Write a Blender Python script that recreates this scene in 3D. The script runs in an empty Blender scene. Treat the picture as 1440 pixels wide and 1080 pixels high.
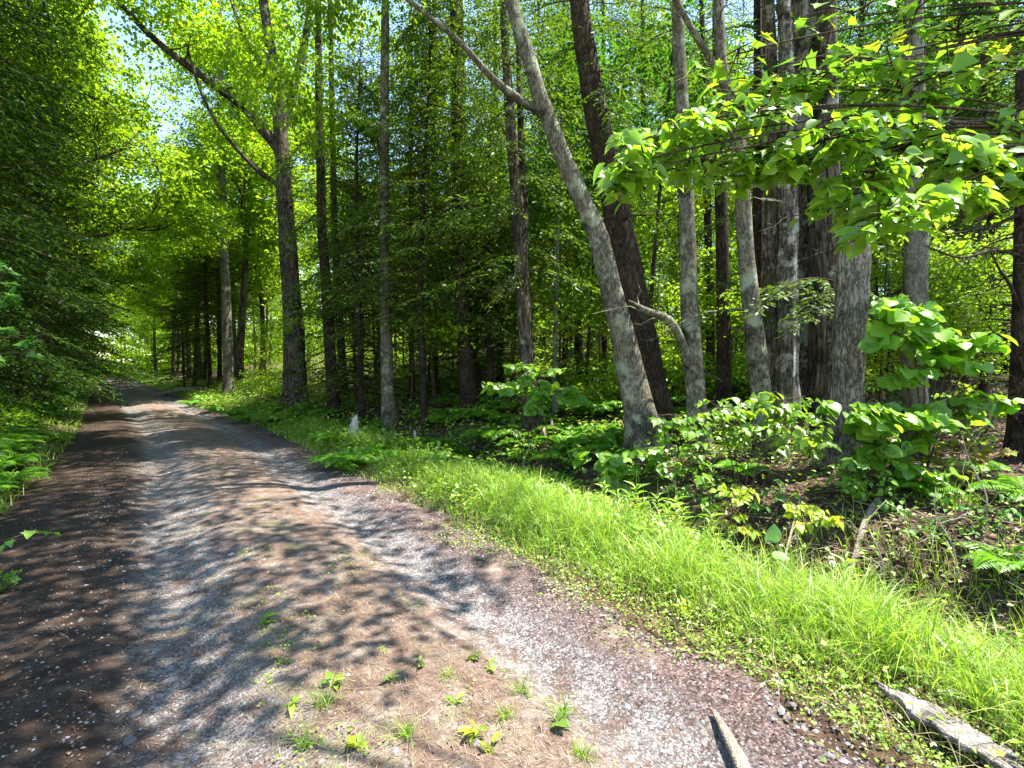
import bpy, math, random
import numpy as np
from mathutils import Vector
R = np.random.default_rng(7); random.seed(7)
SC = bpy.context.scene; COL = SC.collection
F, HOR, HC = 700.0, 515.0, 1.55
SUN_EL, SUN_AZ = math.radians(66), math.radians(78)      # azimuth clockwise from +Y
# ------------------------------------------------------------------ noise / terrain
_T = np.random.default_rng(3).random((256, 256))
def vnoise(x, y):
    x = np.asarray(x, float); y = np.asarray(y, float)
    xi = np.floor(x).astype(int); yi = np.floor(y).astype(int); fx = x-xi; fy = y-yi
    fx = fx*fx*(3-2*fx); fy = fy*fy*(3-2*fy)
    a = _T[xi & 255, yi & 255]; b = _T[(xi+1) & 255, yi & 255]; c = _T[xi & 255, (yi+1) & 255]; d = _T[(xi+1) & 255, (yi+1) & 255]
    return (a*(1-fx)+b*fx)*(1-fy)+(c*(1-fx)+d*fx)*fy-0.5
def fbm(x, y, o=4):
    s = 0; a = 1
    for k in range(o):
        s = s+a*vnoise(x*2**k+17*k, y*2**k+5*k); a *= .5
    return s
def ss(a, b, x): u = np.clip((np.asarray(x, float)-a)/(b-a), 0, 1); return u*u*(3-2*u)
def xr(Y):
    Y = np.asarray(Y, float)
    return 1.54-0.73*(Y-2.03)-0.05*np.maximum(Y-8, 0)-0.05*np.maximum(Y-12, 0)+0.004*np.maximum(Y-62, 0)**2
def tc(X, Y): return (X-xr(Y))*0.79
def xt(t, Y): return t/0.79+xr(Y)
def zg(X, Y):
    X = np.asarray(X, float); Y = np.asarray(Y, float); t = tc(X, Y)
    wob = 0.12*vnoise(Y*.7, X*.3)
    z = 0.05*np.clip(1-((t+1.8)/1.9)**2, 0, 1)
    z = z-0.075*np.exp(-((t+0.72+wob*.3)/.28)**2)-0.08*np.exp(-((t+2.3+wob*.3)/.3)**2)
    z = z+0.05*ss(0, .5, t)
    near = 1-ss(8.5, 12.5, Y)
    z = z-0.36*near*np.exp(-((t-1.85)/.42)**2)
    z = z+0.22*ss(2.1, 3.3, t)*(near)+(1-near)*(0.55*ss(.7, 2.8, t))
    z = z+0.095*np.clip(t-3, 0, 6)+0.17*np.clip(t-9, 0, 19)+0.02*np.clip(t-28, 0, 100)
    z = z+0.22*ss(-3.5, -4.6, t)+0.05*np.clip(-t-4.6, 0, 40)
    off = ss(.3, 2, t)+ss(-3.6, -4.6, t)
    z = z+off*(0.16*fbm(X*.55, Y*.55, 3)+0.07*fbm(X*2.1+9, Y*2.1, 3))+(.003+.015*off)*fbm(X*3, Y*3, 3)
    z = z+0.25*off*ss(12, 30, Y)*fbm(X*.16, Y*.16, 2)
    return z
def PX(px, py, Y): return np.array([(px-720)*Y/F, Y, HC+(HOR-py)*Y/F])
def GX(px, Y):
    X = (px-720)*Y/F; return np.array([X, Y, float(zg(X, Y))])
def G(X, Y): return np.array([X, Y, float(zg(X, Y))])
# ------------------------------------------------------------------ mesh helpers
def raw_mesh(name, V, faces_flat, sizes, mats, smooth=True, midx=None):
    me = bpy.data.meshes.new(name); V = np.ascontiguousarray(V, np.float32)
    sizes = np.asarray(sizes, np.int32); ff = np.asarray(faces_flat, np.int32)
    me.vertices.add(len(V)); me.vertices.foreach_set('co', V.ravel())
    me.loops.add(len(ff)); me.loops.foreach_set('vertex_index', ff)
    me.polygons.add(len(sizes)); st = np.zeros(len(sizes), np.int32); st[1:] = np.cumsum(sizes)[:-1]
    me.polygons.foreach_set('loop_start', st); me.polygons.foreach_set('loop_total', sizes)
    me.polygons.foreach_set('use_smooth', np.full(len(sizes), smooth, bool))
    for m in (mats if isinstance(mats, (list, tuple)) else [mats]): me.materials.append(m)
    if midx is not None: me.polygons.foreach_set('material_index', np.asarray(midx, np.int32))
    me.update(calc_edges=True); me.validate(); return me
class MB:
    def __init__(s): s.V = []; s.F = []; s.S = []; s.n = 0
    def add(s, V, faces):
        V = np.asarray(V, float); s.V.append(V)
        for f in faces: s.F.extend([i+s.n for i in f]); s.S.append(len(f))
        s.n += len(V)
    def addflat(s, V, F_, S_): s.V.append(V); s.F.extend((np.asarray(F_)+s.n).tolist()); s.S.extend(list(S_)); s.n += len(V)
    def mesh(s, name, mat, smooth=True): return raw_mesh(name, np.concatenate(s.V), s.F, s.S, mat, smooth)
def unit(v): v = np.asarray(v, float); return v/np.maximum(np.linalg.norm(v, axis=-1, keepdims=True), 1e-9)
def resample(P, n):
    P = np.asarray(P, float); d = np.r_[0, np.cumsum(np.linalg.norm(np.diff(P[:, :3], axis=0), axis=1))]
    u = np.linspace(0, d[-1], n); Q = np.stack([np.interp(u, d, P[:, k]) for k in range(P.shape[1])], 1)
    for _ in range(2): Q[1:-1] = .25*Q[:-2]+.5*Q[1:-1]+.25*Q[2:]
    return Q, u
def tube(mb, P, rad, sides=6, flare=0, rough=0, flute=0, cap=True, seed=0, tipjag=0):
    P = np.asarray(P, float); n = len(P); rad = np.broadcast_to(np.asarray(rad, float), (n,))
    T = unit(np.gradient(P, axis=0)); ref = np.array([0, 1., 0]) if abs(T[0][2]) > .5 else np.array([0, 0, 1.])
    U = unit(np.cross(np.cross(T, ref), T)); W = np.cross(T, U)
    th = np.linspace(0, 2*np.pi, sides, endpoint=False)
    L = np.r_[0, np.cumsum(np.linalg.norm(np.diff(P, axis=0), axis=1))]
    rr = np.repeat(rad[:, None], sides, 1)
    if flare:
        lob = 1+.45*np.cos(5*th+seed)+.25*np.cos(3*th+seed*2)
        rr = rr*(1+flare*np.exp(-L/.3)[:, None]*lob[None])
    if flute: rr = rr*(1+flute*1.3*(-1.1*np.abs(np.sin(4.5*th+seed+.3*np.sin(L*1.1+seed)[:, None]+.12*L[:, None]))**.6+.6+np.cos(7*th+seed+.25*np.sin(L*.9)[:, None])*.6+.5*np.cos(11*th+seed*3+.2*L[:, None])+.5*np.cos(4*th+seed*1.7)))
    if rough:
        c = np.cos(th)[None]; s_ = np.sin(th)[None]
        rr = rr*(1+rough*fbm(c*1.7+seed*3.1+L[:, None]*.9, s_*1.7+L[:, None]*1.3+seed, 3)*2)
    V = P[:, None]+rr[..., None]*(np.cos(th)[None, :, None]*U[:, None]+np.sin(th)[None, :, None]*W[:, None])
    if tipjag: V[-1, :, 2] += tipjag*(np.random.default_rng(int(seed*10)).random(sides)-.3)*2
    i = np.arange(n-1)[:, None]*sides; j = np.arange(sides)[None]; k = (j+1) % sides
    Q = np.stack([i+j, i+k, i+sides+k, i+sides+j], -1).reshape(-1, 4)
    VV = V.reshape(-1, 3); F_ = Q.ravel().tolist(); S_ = [4]*len(Q)
    if cap:
        VV = np.vstack([VV, P[-1]-(T[-1]*tipjag*1.2)]); c = n*sides
        for a in range(sides): F_ += [(n-1)*sides+a, (n-1)*sides+(a+1) % sides, c]; S_.append(3)
    mb.addflat(VV, F_, S_)
# leaf templates: x along, y across, z normal
DIAM = (np.array([[0, 0, 0], [.45, .5, 0], [1, 0, 0], [.45, -.5, 0]]), [[0, 3, 2, 1]])
FOLD = (np.array([[0, 0, 0], [.4, .5, .13], [1, 0, -.12], [.4, -.5, .13], [.5, 0, 0]]), [[0, 4, 2, 1], [0, 3, 2, 4]])
def blade_leaf(xs, ws, sag, cup):
    n = len(xs); V = []; F_ = []
    for x, w in zip(xs, ws):
        m = -sag*x*x; V += [[x, 0, m-.02], [x, w, m+cup*w+.03*math.sin(x*17)*w*2], [x, -w, m+cup*w-.03*math.sin(x*15+1)*w*2]]
    for i in range(n-1):
        p, q = 3*i, 3*(i+1); F_ += [[p, q, q+1, p+1], [p, p+2, q+2, q]]
    V = np.array(V); return V, F_
OVAL = blade_leaf([0, .08, .2, .36, .54, .72, .88, 1.06], [.02, .2, .35, .44, .42, .29, .13, .005], .24, .22)
ROUNDL = blade_leaf([.0, -.04, .1, .3, .52, .74, .92, 1.04], [.02, .26, .42, .5, .49, .37, .19, .01], .2, .2)
_mo = [(0, 0), (.02, .2), (-.12, .42), (.16, .36), (.28, .62), (.4, .4), (.52, .3), (.62, .26), (1.05, 0), (.62, -.26), (.52, -.3), (.4, -.4), (.28, -.62), (.16, -.36), (-.12, -.42), (.02, -.2)]
MAPLE = (np.array([[x, y, .12*abs(y)-.12*max(0, x-.5)] for x, y in _mo]+[[.32, 0, 0]]), [[16, a, (a+1) % 16] for a in range(16)])
def rand_unit(n, rng=R): return unit(rng.normal(size=(n, 3)))
def leaves(tmpl, pos, d, nrm, sx, sy):
    tv, tf = tmpl; pos = np.asarray(pos, float); n = len(pos)
    ax = unit(d); az = unit(nrm-np.sum(nrm*ax, 1, keepdims=True)*ax); ay = np.cross(az, ax)
    sx = np.broadcast_to(sx, (n,))[:, None, None]; sy = np.broadcast_to(sy, (n,))[:, None, None]
    V = pos[:, None]+tv[None, :, 0:1]*sx*ax[:, None]+tv[None, :, 1:2]*sy*ay[:, None]+tv[None, :, 2:3]*sx*az[:, None]
    k = len(tv); base = (np.arange(n)*k)[:, None]
    fl = np.concatenate([np.asarray(f) for f in tf]); FF = (base+fl[None]).ravel()
    SS = np.tile([len(f) for f in tf], n)
    return V.reshape(-1, 3), FF, SS
def leaf_mesh(name, parts, mat, smooth=True):
    V = []; FF = []; SS = []; n = 0
    for v, f, s in parts: V.append(v); FF.append(f+n); SS.append(s); n += len(v)
    return raw_mesh(name, np.concatenate(V), np.concatenate(FF), np.concatenate(SS), mat, smooth)
# ------------------------------------------------------------------ objects
def tag(o, label, cat, group=None, kind=None):
    if label: o['label'] = label
    if cat: o['category'] = cat
    if group: o['group'] = group
    if kind: o['kind'] = kind
    return o
def link(name, me, parent=None, loc=None, rz=0, sc=None):
    o = bpy.data.objects.new(name, me); COL.objects.link(o)
    if parent: o.parent = parent
    if loc is not None: o.location = [float(a) for a in loc]
    o.rotation_euler.z = rz
    if sc is not None: o.scale = sc if hasattr(sc, '__len__') else (sc,)*3
    return o
def empty(name, loc, label, cat, group=None, rz=0, sc=1):
    o = bpy.data.objects.new(name, None); COL.objects.link(o); o.location = [float(a) for a in loc]
    o.rotation_euler.z = rz; o.scale = (sc,)*3; o.empty_display_size = .2
    return tag(o, label, cat, group)
def copy_thing(root, loc, rz=0, sc=1, label=None, group=None, tilt=(0, 0)):
    c = root.copy(); COL.objects.link(c); c.location = [float(a) for a in loc]
    c.rotation_euler = (tilt[0], tilt[1], rz); c.scale = sc if hasattr(sc, '__len__') else (sc,)*3
    if label: c['label'] = label
    if group: c['group'] = group
    for ch in list(root.children):
        k = ch.copy(); COL.objects.link(k); k.parent = c
    return c
# ------------------------------------------------------------------ materials
def mat(name):
    m = bpy.data.materials.new(name); m.use_nodes = True; nt = m.node_tree
    for n in list(nt.nodes): nt.nodes.remove(n)
    def N(t, **kw):
        n = nt.nodes.new('ShaderNode'+t)
        for k, v in kw.items():
            if k.startswith('i_'):
                key = k[2:]; key = int(key) if key.isdigit() else key.replace('_', ' ')
                n.inputs[key].default_value = v
            else: setattr(n, k, v)
        return n
    def L(a, b): nt.links.new(a, b)
    out = N('OutputMaterial'); return m, N, L, out
def ramp(N, stops, interp='LINEAR'):
    r = N('ValToRGB'); e = r.color_ramp; e.interpolation = interp
    while len(e.elements) < len(stops): e.elements.new(.5)
    for el, (p, c) in zip(e.elements, stops): el.position = p; el.color = (*c, 1) if len(c) == 3 else c
    return r
def mixc(N, L, f, a, b, mode='MIX'):
    m = N('Mix', data_type='RGBA', blend_type=mode)
    for idx, v in ((0, f), (6, a), (7, b)):
        if hasattr(v, 'is_output'): L(v, m.inputs[idx])
        else: m.inputs[idx].default_value = v if idx == 0 else (*v, 1)
    return m.outputs[2]
def leaf_mat(name, cols, trans=.45, tboost=(1.5, 1.45, .7), gloss=.022, rough=.45, objvar=.14):
    m, N, L, out = mat(name)
    g = N('NewGeometry'); r = ramp(N, [(i/(len(cols)-1), c) for i, c in enumerate(cols)]); L(g.outputs['Random Per Island'], r.inputs[0])
    oi = N('ObjectInfo'); mr = N('MapRange'); L(oi.outputs['Random'], mr.inputs[0]); mr.inputs[3].default_value = 1-objvar; mr.inputs[4].default_value = 1+objvar
    hs = N('HueSaturation'); L(r.outputs[0], hs.inputs['Color']); L(mr.outputs[0], hs.inputs['Value'])
    d = N('BsdfDiffuse'); L(hs.outputs[0], d.inputs[0])
    tcol = mixc(N, L, 1.0, hs.outputs[0], tboost, 'MULTIPLY'); tr = N('BsdfTranslucent'); L(tcol, tr.inputs[0])
    mx = N('MixShader'); mx.inputs[0].default_value = trans; L(d.outputs[0], mx.inputs[1]); L(tr.outputs[0], mx.inputs[2])
    gl = N('BsdfGlossy'); gl.inputs['Roughness'].default_value = rough; gl.inputs[0].default_value = (.85, .9, .8, 1)
    m2 = N('MixShader'); m2.inputs[0].default_value = gloss; L(mx.outputs[0], m2.inputs[1]); L(gl.outputs[0], m2.inputs[2]); L(m2.outputs[0], out.inputs[0])
    return m
def bark_mat(name, dark, light, lichen=None, lam=.5, sc=9, stretch=.13, bump=.7, moss=0):
    m, N, L, out = mat(name)
    tcd = N('TexCoord'); mp = N('Mapping'); mp.inputs['Scale'].default_value = (sc, sc, sc*stretch); L(tcd.outputs['Object'], mp.inputs[0])
    v = N('TexNoise'); v.inputs['Scale'].default_value = 1.7; v.inputs['Detail'].default_value = 3; v.inputs['Roughness'].default_value = .6; v.inputs['Distortion'].default_value = .6; L(mp.outputs[0], v.inputs['Vector'])
    sb = N('Math', operation='SUBTRACT'); L(v.outputs['Fac'], sb.inputs[0]); sb.inputs[1].default_value = .5; ab = N('Math', operation='ABSOLUTE'); L(sb.outputs[0], ab.inputs[0])
    n1 = N('TexNoise'); n1.inputs['Scale'].default_value = 5.; n1.inputs['Detail'].default_value = 7; n1.inputs['Roughness'].default_value = .75; L(mp.outputs[0], n1.inputs['Vector'])
    vr = N('MapRange'); L(ab.outputs[0], vr.inputs[0]); vr.inputs[1].default_value = 0; vr.inputs[2].default_value = .1; vr.inputs[3].default_value = .12; vr.inputs[4].default_value = 1.0
    mul = N('Math', operation='MULTIPLY'); L(vr.outputs[0], mul.inputs[0]); L(n1.outputs['Fac'], mul.inputs[1])
    cr = ramp(N, [(.05, dark), (.62, light)]); L(mul.outputs[0], cr.inputs[0]); c = cr.outputs[0]
    nb_ = N('TexNoise'); nb_.inputs['Scale'].default_value = 2.3; nb_.inputs['Detail'].default_value = 6; nb_.inputs['Roughness'].default_value = .7; nb_.inputs['Distortion'].default_value = .8; L(tcd.outputs['Object'], nb_.inputs['Vector'])
    rb_ = ramp(N, [(.36, (.3, .28, .25)), (.5, (.95, .93, .9)), (.66, (1.3, 1.25, 1.18))]); L(nb_.outputs['Fac'], rb_.inputs[0]); c = mixc(N, L, 1., c, rb_.outputs[0], 'MULTIPLY')
    if lichen:
        nl = N('TexNoise'); nl.inputs['Scale'].default_value = 3.2; nl.inputs['Detail'].default_value = 5; nl.inputs['Roughness'].default_value = .65; L(tcd.outputs['Object'], nl.inputs['Vector'])
        lr = ramp(N, [(lam, (0, 0, 0)), (lam+.1, (.75, .75, .75))]); L(nl.outputs['Fac'], lr.inputs[0]); c = mixc(N, L, lr.outputs[0], c, lichen)
    if moss:
        nm = N('TexNoise'); nm.inputs['Scale'].default_value = 1.7; nm.inputs['Detail'].default_value = 4; L(tcd.outputs['Object'], nm.inputs['Vector'])
        lr = ramp(N, [(.56, (0, 0, 0)), (.68, (moss,)*3)]); L(nm.outputs['Fac'], lr.inputs[0]); c = mixc(N, L, lr.outputs[0], c, (.05, .075, .02))
    b = N('BsdfPrincipled'); b.inputs['Roughness'].default_value = .9; b.inputs['Specular IOR Level'].default_value = .15; L(c, b.inputs['Base Color'])
    bp = N('Bump'); bp.inputs['Strength'].default_value = bump; bp.inputs['Distance'].default_value = .03; L(mul.outputs[0], bp.inputs['Height']); L(bp.outputs[0], b.inputs['Normal']); L(b.outputs[0], out.inputs[0])
    return m
def island_mat(name, cols, rough=.85, tex=0):
    m, N, L, out = mat(name); g = N('NewGeometry'); r = ramp(N, [(i/(len(cols)-1), c) for i, c in enumerate(cols)]); L(g.outputs['Random Per Island'], r.inputs[0])
    c = r.outputs[0]
    if tex:
        n = N('TexNoise'); n.inputs['Scale'].default_value = tex; n.inputs['Detail'].default_value = 5; tcd = N('TexCoord'); L(tcd.outputs['Object'], n.inputs['Vector'])
        rr = ramp(N, [(.3, (.55,)*3), (.7, (1.25,)*3)]); L(n.outputs['Fac'], rr.inputs[0]); c = mixc(N, L, 1., c, rr.outputs[0], 'MULTIPLY')
    b = N('BsdfPrincipled'); b.inputs['Roughness'].default_value = rough; b.inputs['Specular IOR Level'].default_value = .25; L(c, b.inputs['Base Color']); L(b.outputs[0], out.inputs[0]); return m
M = {}
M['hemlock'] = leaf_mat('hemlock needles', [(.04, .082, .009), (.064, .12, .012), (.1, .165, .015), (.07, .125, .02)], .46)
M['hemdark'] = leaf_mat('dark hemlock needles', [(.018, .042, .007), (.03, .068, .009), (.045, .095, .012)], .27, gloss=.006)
M['maple'] = leaf_mat('maple leaves', [(.12, .24, .01), (.18, .31, .012), (.27, .38, .018), (.15, .27, .011)], .6)
M['under'] = leaf_mat('understory leaves', [(.11, .23, .012), (.18, .31, .016), (.27, .38, .025), (.13, .25, .014)], .5)
M['shade'] = leaf_mat('shade leaves', [(.04, .12, .012), (.06, .17, .016), (.085, .21, .02)], .42)
M['hobble'] = leaf_mat('broad shrub leaves', [(.1, .24, .014), (.15, .31, .02), (.22, .38, .03), (.11, .26, .015), (.17, .34, .022)], .56, gloss=.035)
M['over'] = leaf_mat('overhanging leaves', [(.12, .25, .016), (.17, .32, .022), (.25, .4, .04), (.14, .28, .018), (.2, .35, .025)], .56, gloss=.05, rough=.35)
M['upmaple'] = leaf_mat('upper maple leaves', [(.1, .24, .02), (.15, .3, .025), (.2, .34, .025), (.14, .28, .03), (.42, .42, .03)], .5)
M['yellow'] = leaf_mat('yellow green leaves', [(.22, .32, .02), (.32, .38, .03), (.17, .28, .02)], .45)
M['redmaple'] = leaf_mat('olive and reddish maple leaves', [(.14, .2, .02), (.22, .2, .03), (.2, .1, .03), (.12, .2, .02)], .4)
M['weedleaf'] = leaf_mat('dusty weed leaves', [(.1, .17, .03), (.16, .24, .06), (.12, .2, .03), (.2, .22, .05)], .35)
M['fern'] = leaf_mat('fern fronds', [(.07, .19, .011), (.1, .25, .014), (.15, .31, .018)], .48, gloss=.03)
M['grass'] = leaf_mat('grass blades', [(.11, .23, .018), (.17, .32, .022), (.26, .41, .035), (.13, .26, .02), (.36, .41, .09), (.2, .35, .025)], .42, gloss=.04)
M['dry'] = leaf_mat('dry grass', [(.3, .23, .12), (.42, .34, .2), (.22, .16, .09)], .25)
M['litter'] = island_mat('dead leaves', [(.045, .03, .02), (.1, .066, .044), (.17, .12, .08), (.075, .046, .03), (.25, .19, .135), (.12, .09, .065)], .8)
M['needle'] = island_mat('fallen needles', [(.11, .07, .045), (.22, .15, .1), (.075, .05, .035), (.34, .26, .185)], .8)
M['stone'] = island_mat('gravel stones', [(.09, .085, .088), (.2, .195, .195), (.29, .28, .28), (.12, .1, .095), (.23, .23, .245), (.42, .4, .39)], .8, 60)
M['twig'] = island_mat('dead twigs', [(.12, .085, .06), (.25, .19, .14), (.34, .28, .22), (.16, .11, .08)], .9)
M['palewood'] = bark_mat('weathered pale wood', (.3, .25, .21), (.6, .56, .52), sc=22, stretch=.08, bump=.4)
M['drywood'] = bark_mat('dry stick wood', (.25, .19, .14), (.72, .62, .51), sc=30, stretch=.12, bump=.8)
M['deadtwig'] = bark_mat('grey dead branch', (.14, .12, .09), (.36, .31, .25), sc=20, stretch=.1, bump=.4)
M['barkmaple'] = bark_mat('furrowed maple bark', (.022, .016, .011), (.155, .13, .095), (.28, .3, .21), .6, sc=8)
M['barkpale'] = bark_mat('pale lichen bark', (.05, .041, .03), (.225, .205, .15), (.33, .35, .24), .53, sc=15, stretch=.3)
M['barkgrey'] = bark_mat('smooth grey bark', (.09, .08, .065), (.2, .188, .145), (.3, .315, .23), .58, sc=12, stretch=.4, bump=.3)
M['barkdark'] = bark_mat('dark conifer bark', (.013, .009, .006), (.085, .06, .04), (.17, .18, .12), .66, sc=12, stretch=.3)
M['barksnag'] = bark_mat('weathered snag bark', (.06, .048, .036), (.38, .345, .28), (.42, .43, .34), .64, sc=15, stretch=.26, bump=1)
M['barkold'] = bark_mat('old flaking bark', (.016, .012, .009), (.24, .19, .14), (.62, .57, .5), .56, sc=11, stretch=.16, bump=1, moss=.5)
M['barkpatch'] = bark_mat('patchy pale bark', (.03, .024, .018), (.25, .22, .17), (.6, .58, .51), .5, sc=12, stretch=.2, bump=1)
M['orangewood'] = bark_mat('broken orange wood', (.2, .09, .04), (.5, .3, .17), sc=25, stretch=.1)
M['stem'] = bark_mat('shrub stems', (.06, .045, .03), (.2, .15, .1), sc=30)
M['plank'] = bark_mat('weathered board', (.3, .27, .255), (.78, .73, .71), sc=20, stretch=1, bump=1)
def board_fix():
    for n in M['plank'].node_tree.nodes:
        if n.type == 'MAPPING': n.inputs['Scale'].default_value = (4, 38, 38)
board_fix()
def road_mat():
    m, N, L, out = mat('gravel road'); uv = N('UVMap'); sep = N('SeparateXYZ'); L(uv.outputs[0], sep.inputs[0]); t = sep.outputs[0]
    tcd = N('TexCoord'); P = tcd.outputs['Object']
    def noise(s, d=4, r=.6):
        n = N('TexNoise'); n.inputs['Scale'].default_value = s; n.inputs['Detail'].default_value = d; n.inputs['Roughness'].default_value = r; L(P, n.inputs['Vector']); return n.outputs['Fac']
    nb = noise(1.1, 5, .65); nm = noise(6, 5, .7)
    def math2(op, a, b):
        x = N('Math', operation=op)
        for i, v in enumerate((a, b)):
            if hasattr(v, 'is_output'): L(v, x.inputs[i])
            else: x.inputs[i].default_value = v
        return x.outputs[0]
    def band(c, w, amp=.5):
        wob = math2('MULTIPLY', math2('SUBTRACT', nb, .5), amp); d = math2('ABSOLUTE', math2('SUBTRACT', math2('ADD', t, wob), c), 0)
        r = N('MapRange', interpolation_type='SMOOTHSTEP'); L(d, r.inputs[0]); r.inputs[1].default_value = w*1.5; r.inputs[2].default_value = w*.35; return r.outputs[0]
    def th(v, a, b):
        r = N('MapRange', interpolation_type='SMOOTHSTEP'); L(v, r.inputs[0]); r.inputs[1].default_value = a; r.inputs[2].default_value = b; return r.outputs[0]
    vo = N('TexVoronoi'); vo.inputs['Scale'].default_value = 100; L(P, vo.inputs['Vector'])
    vo2 = N('TexVoronoi'); vo2.inputs['Scale'].default_value = 48; L(P, vo2.inputs['Vector'])
    sp = N('SeparateColor'); L(vo.outputs['Color'], sp.inputs[0])
    sp2 = N('SeparateColor'); L(vo2.outputs['Color'], sp2.inputs[0])
    litter = ramp(N, [(.15, (.055, .034, .026)), (.42, (.15, .098, .075)), (.58, (.225, .175, .145)), (.8, (.42, .35, .3))]); L(nm, litter.inputs[0])
    fine = noise(150, 4, .75); fr = ramp(N, [(.3, (.5,)*3), (.7, (1.4,)*3)]); L(fine, fr.inputs[0]); lit = mixc(N, L, 1., litter.outputs[0], fr.outputs[0], 'MULTIPLY')
    grav = ramp(N, [(0, (.09, .088, .092)), (.4, (.19, .19, .195)), (.75, (.31, .305, .31)), (1, (.52, .51, .5))]); L(sp.outputs[0], grav.inputs[0])
    grav2 = ramp(N, [(0, (.14, .14, .15)), (1, (.42, .41, .4))]); L(sp2.outputs[0], grav2.inputs[0])
    gr = mixc(N, L, th(nm, .5, .6), grav.outputs[0], grav2.outputs[0])
    ed = ramp(N, [(.0, (1, 1, 1)), (.45, (1, 1, 1)), (.75, (.35, .33, .32))]); 
    vd = math2('MULTIPLY', vo.outputs['Distance'], 1.); L(vd, ed.inputs[0]); gr = mixc(N, L, 1., gr, ed.outputs[0], 'MULTIPLY')
    rut = math2('MAXIMUM', band(-.72, .26, .45), band(-2.2, .34, .6))
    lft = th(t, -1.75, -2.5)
    msk = math2('MULTIPLY', rut, th(nm, .3, .52)); msk = math2('MAXIMUM', msk, math2('MULTIPLY', th(nb, .56, .66), .35)); msk = math2('MULTIPLY', msk, th(math2('ADD', sp.outputs[1], nm), .6, 1.05))
    red = ramp(N, [(.28, (.03, .02, .019)), (.5, (.1, .066, .062)), (.66, (.2, .145, .138)), (.82, (.46, .4, .385))]); L(math2('ADD', math2('MULTIPLY', sp.outputs[2], .45), math2('MULTIPLY', fine, .5)), red.inputs[0])
    base = mixc(N, L, math2('MULTIPLY', band(-.26, .5, .5), th(noise(2.3, 3), .25, .5)), lit, red.outputs[0])
    c = mixc(N, L, msk, base, gr)
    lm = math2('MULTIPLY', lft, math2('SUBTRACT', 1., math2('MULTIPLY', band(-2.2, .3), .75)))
    c = mixc(N, L, lm, c, mixc(N, L, 1., c, (.25, .22, .185), 'MULTIPLY'))  # left side darkened: dark litter, plus deep road shade put into the colour
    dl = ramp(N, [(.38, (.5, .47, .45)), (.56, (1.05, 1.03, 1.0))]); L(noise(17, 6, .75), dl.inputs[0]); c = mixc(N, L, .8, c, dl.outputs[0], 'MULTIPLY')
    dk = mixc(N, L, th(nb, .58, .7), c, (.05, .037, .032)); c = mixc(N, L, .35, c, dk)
    gm = math2('MULTIPLY', band(-1.75, .55), th(noise(3.1, 5, .7), .53, .66)); c = mixc(N, L, math2('MULTIPLY', gm, .35), c, (.1, .14, .03))
    b = N('BsdfPrincipled'); b.inputs['Roughness'].default_value = .9; b.inputs['Specular IOR Level'].default_value = .2; L(c, b.inputs['Base Color'])
    hgt = math2('ADD', math2('MULTIPLY', math2('SUBTRACT', 1., vo.outputs['Distance']), .6), math2('ADD', fine, math2('MULTIPLY', nm, .8)))
    bp = N('Bump'); bp.inputs['Strength'].default_value = .8; bp.inputs['Distance'].default_value = .014; L(hgt, bp.inputs['Height']); L(bp.outputs[0], b.inputs['Normal']); L(b.outputs[0], out.inputs[0]); return m
def soil_mat():
    m, N, L, out = mat('forest floor'); tcd = N('TexCoord'); P = tcd.outputs['Object']
    def noise(s, d=5, r=.65):
        n = N('TexNoise'); n.inputs['Scale'].default_value = s; n.inputs['Detail'].default_value = d; n.inputs['Roughness'].default_value = r; L(P, n.inputs['Vector']); return n.outputs['Fac']
    r = ramp(N, [(.25, (.02, .013, .009)), (.48, (.065, .042, .028)), (.62, (.13, .085, .055)), (.8, (.2, .14, .095))]); L(noise(9, 8, .75), r.inputs[0])
    g = ramp(N, [(.5, (0, 0, 0)), (.62, (.8,)*3)]); L(noise(.7), g.inputs[0]); c = mixc(N, L, g.outputs[0], r.outputs[0], (.05, .09, .02))
    b = N('BsdfPrincipled'); b.inputs['Roughness'].default_value = .95; b.inputs['Specular IOR Level'].default_value = .1; L(c, b.inputs['Base Color'])
    bp = N('Bump'); bp.inputs['Strength'].default_value = .9; bp.inputs['Distance'].default_value = .04; L(noise(22, 6, .75), bp.inputs['Height']); L(bp.outputs[0], b.inputs['Normal']); L(b.outputs[0], out.inputs[0]); return m
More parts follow.
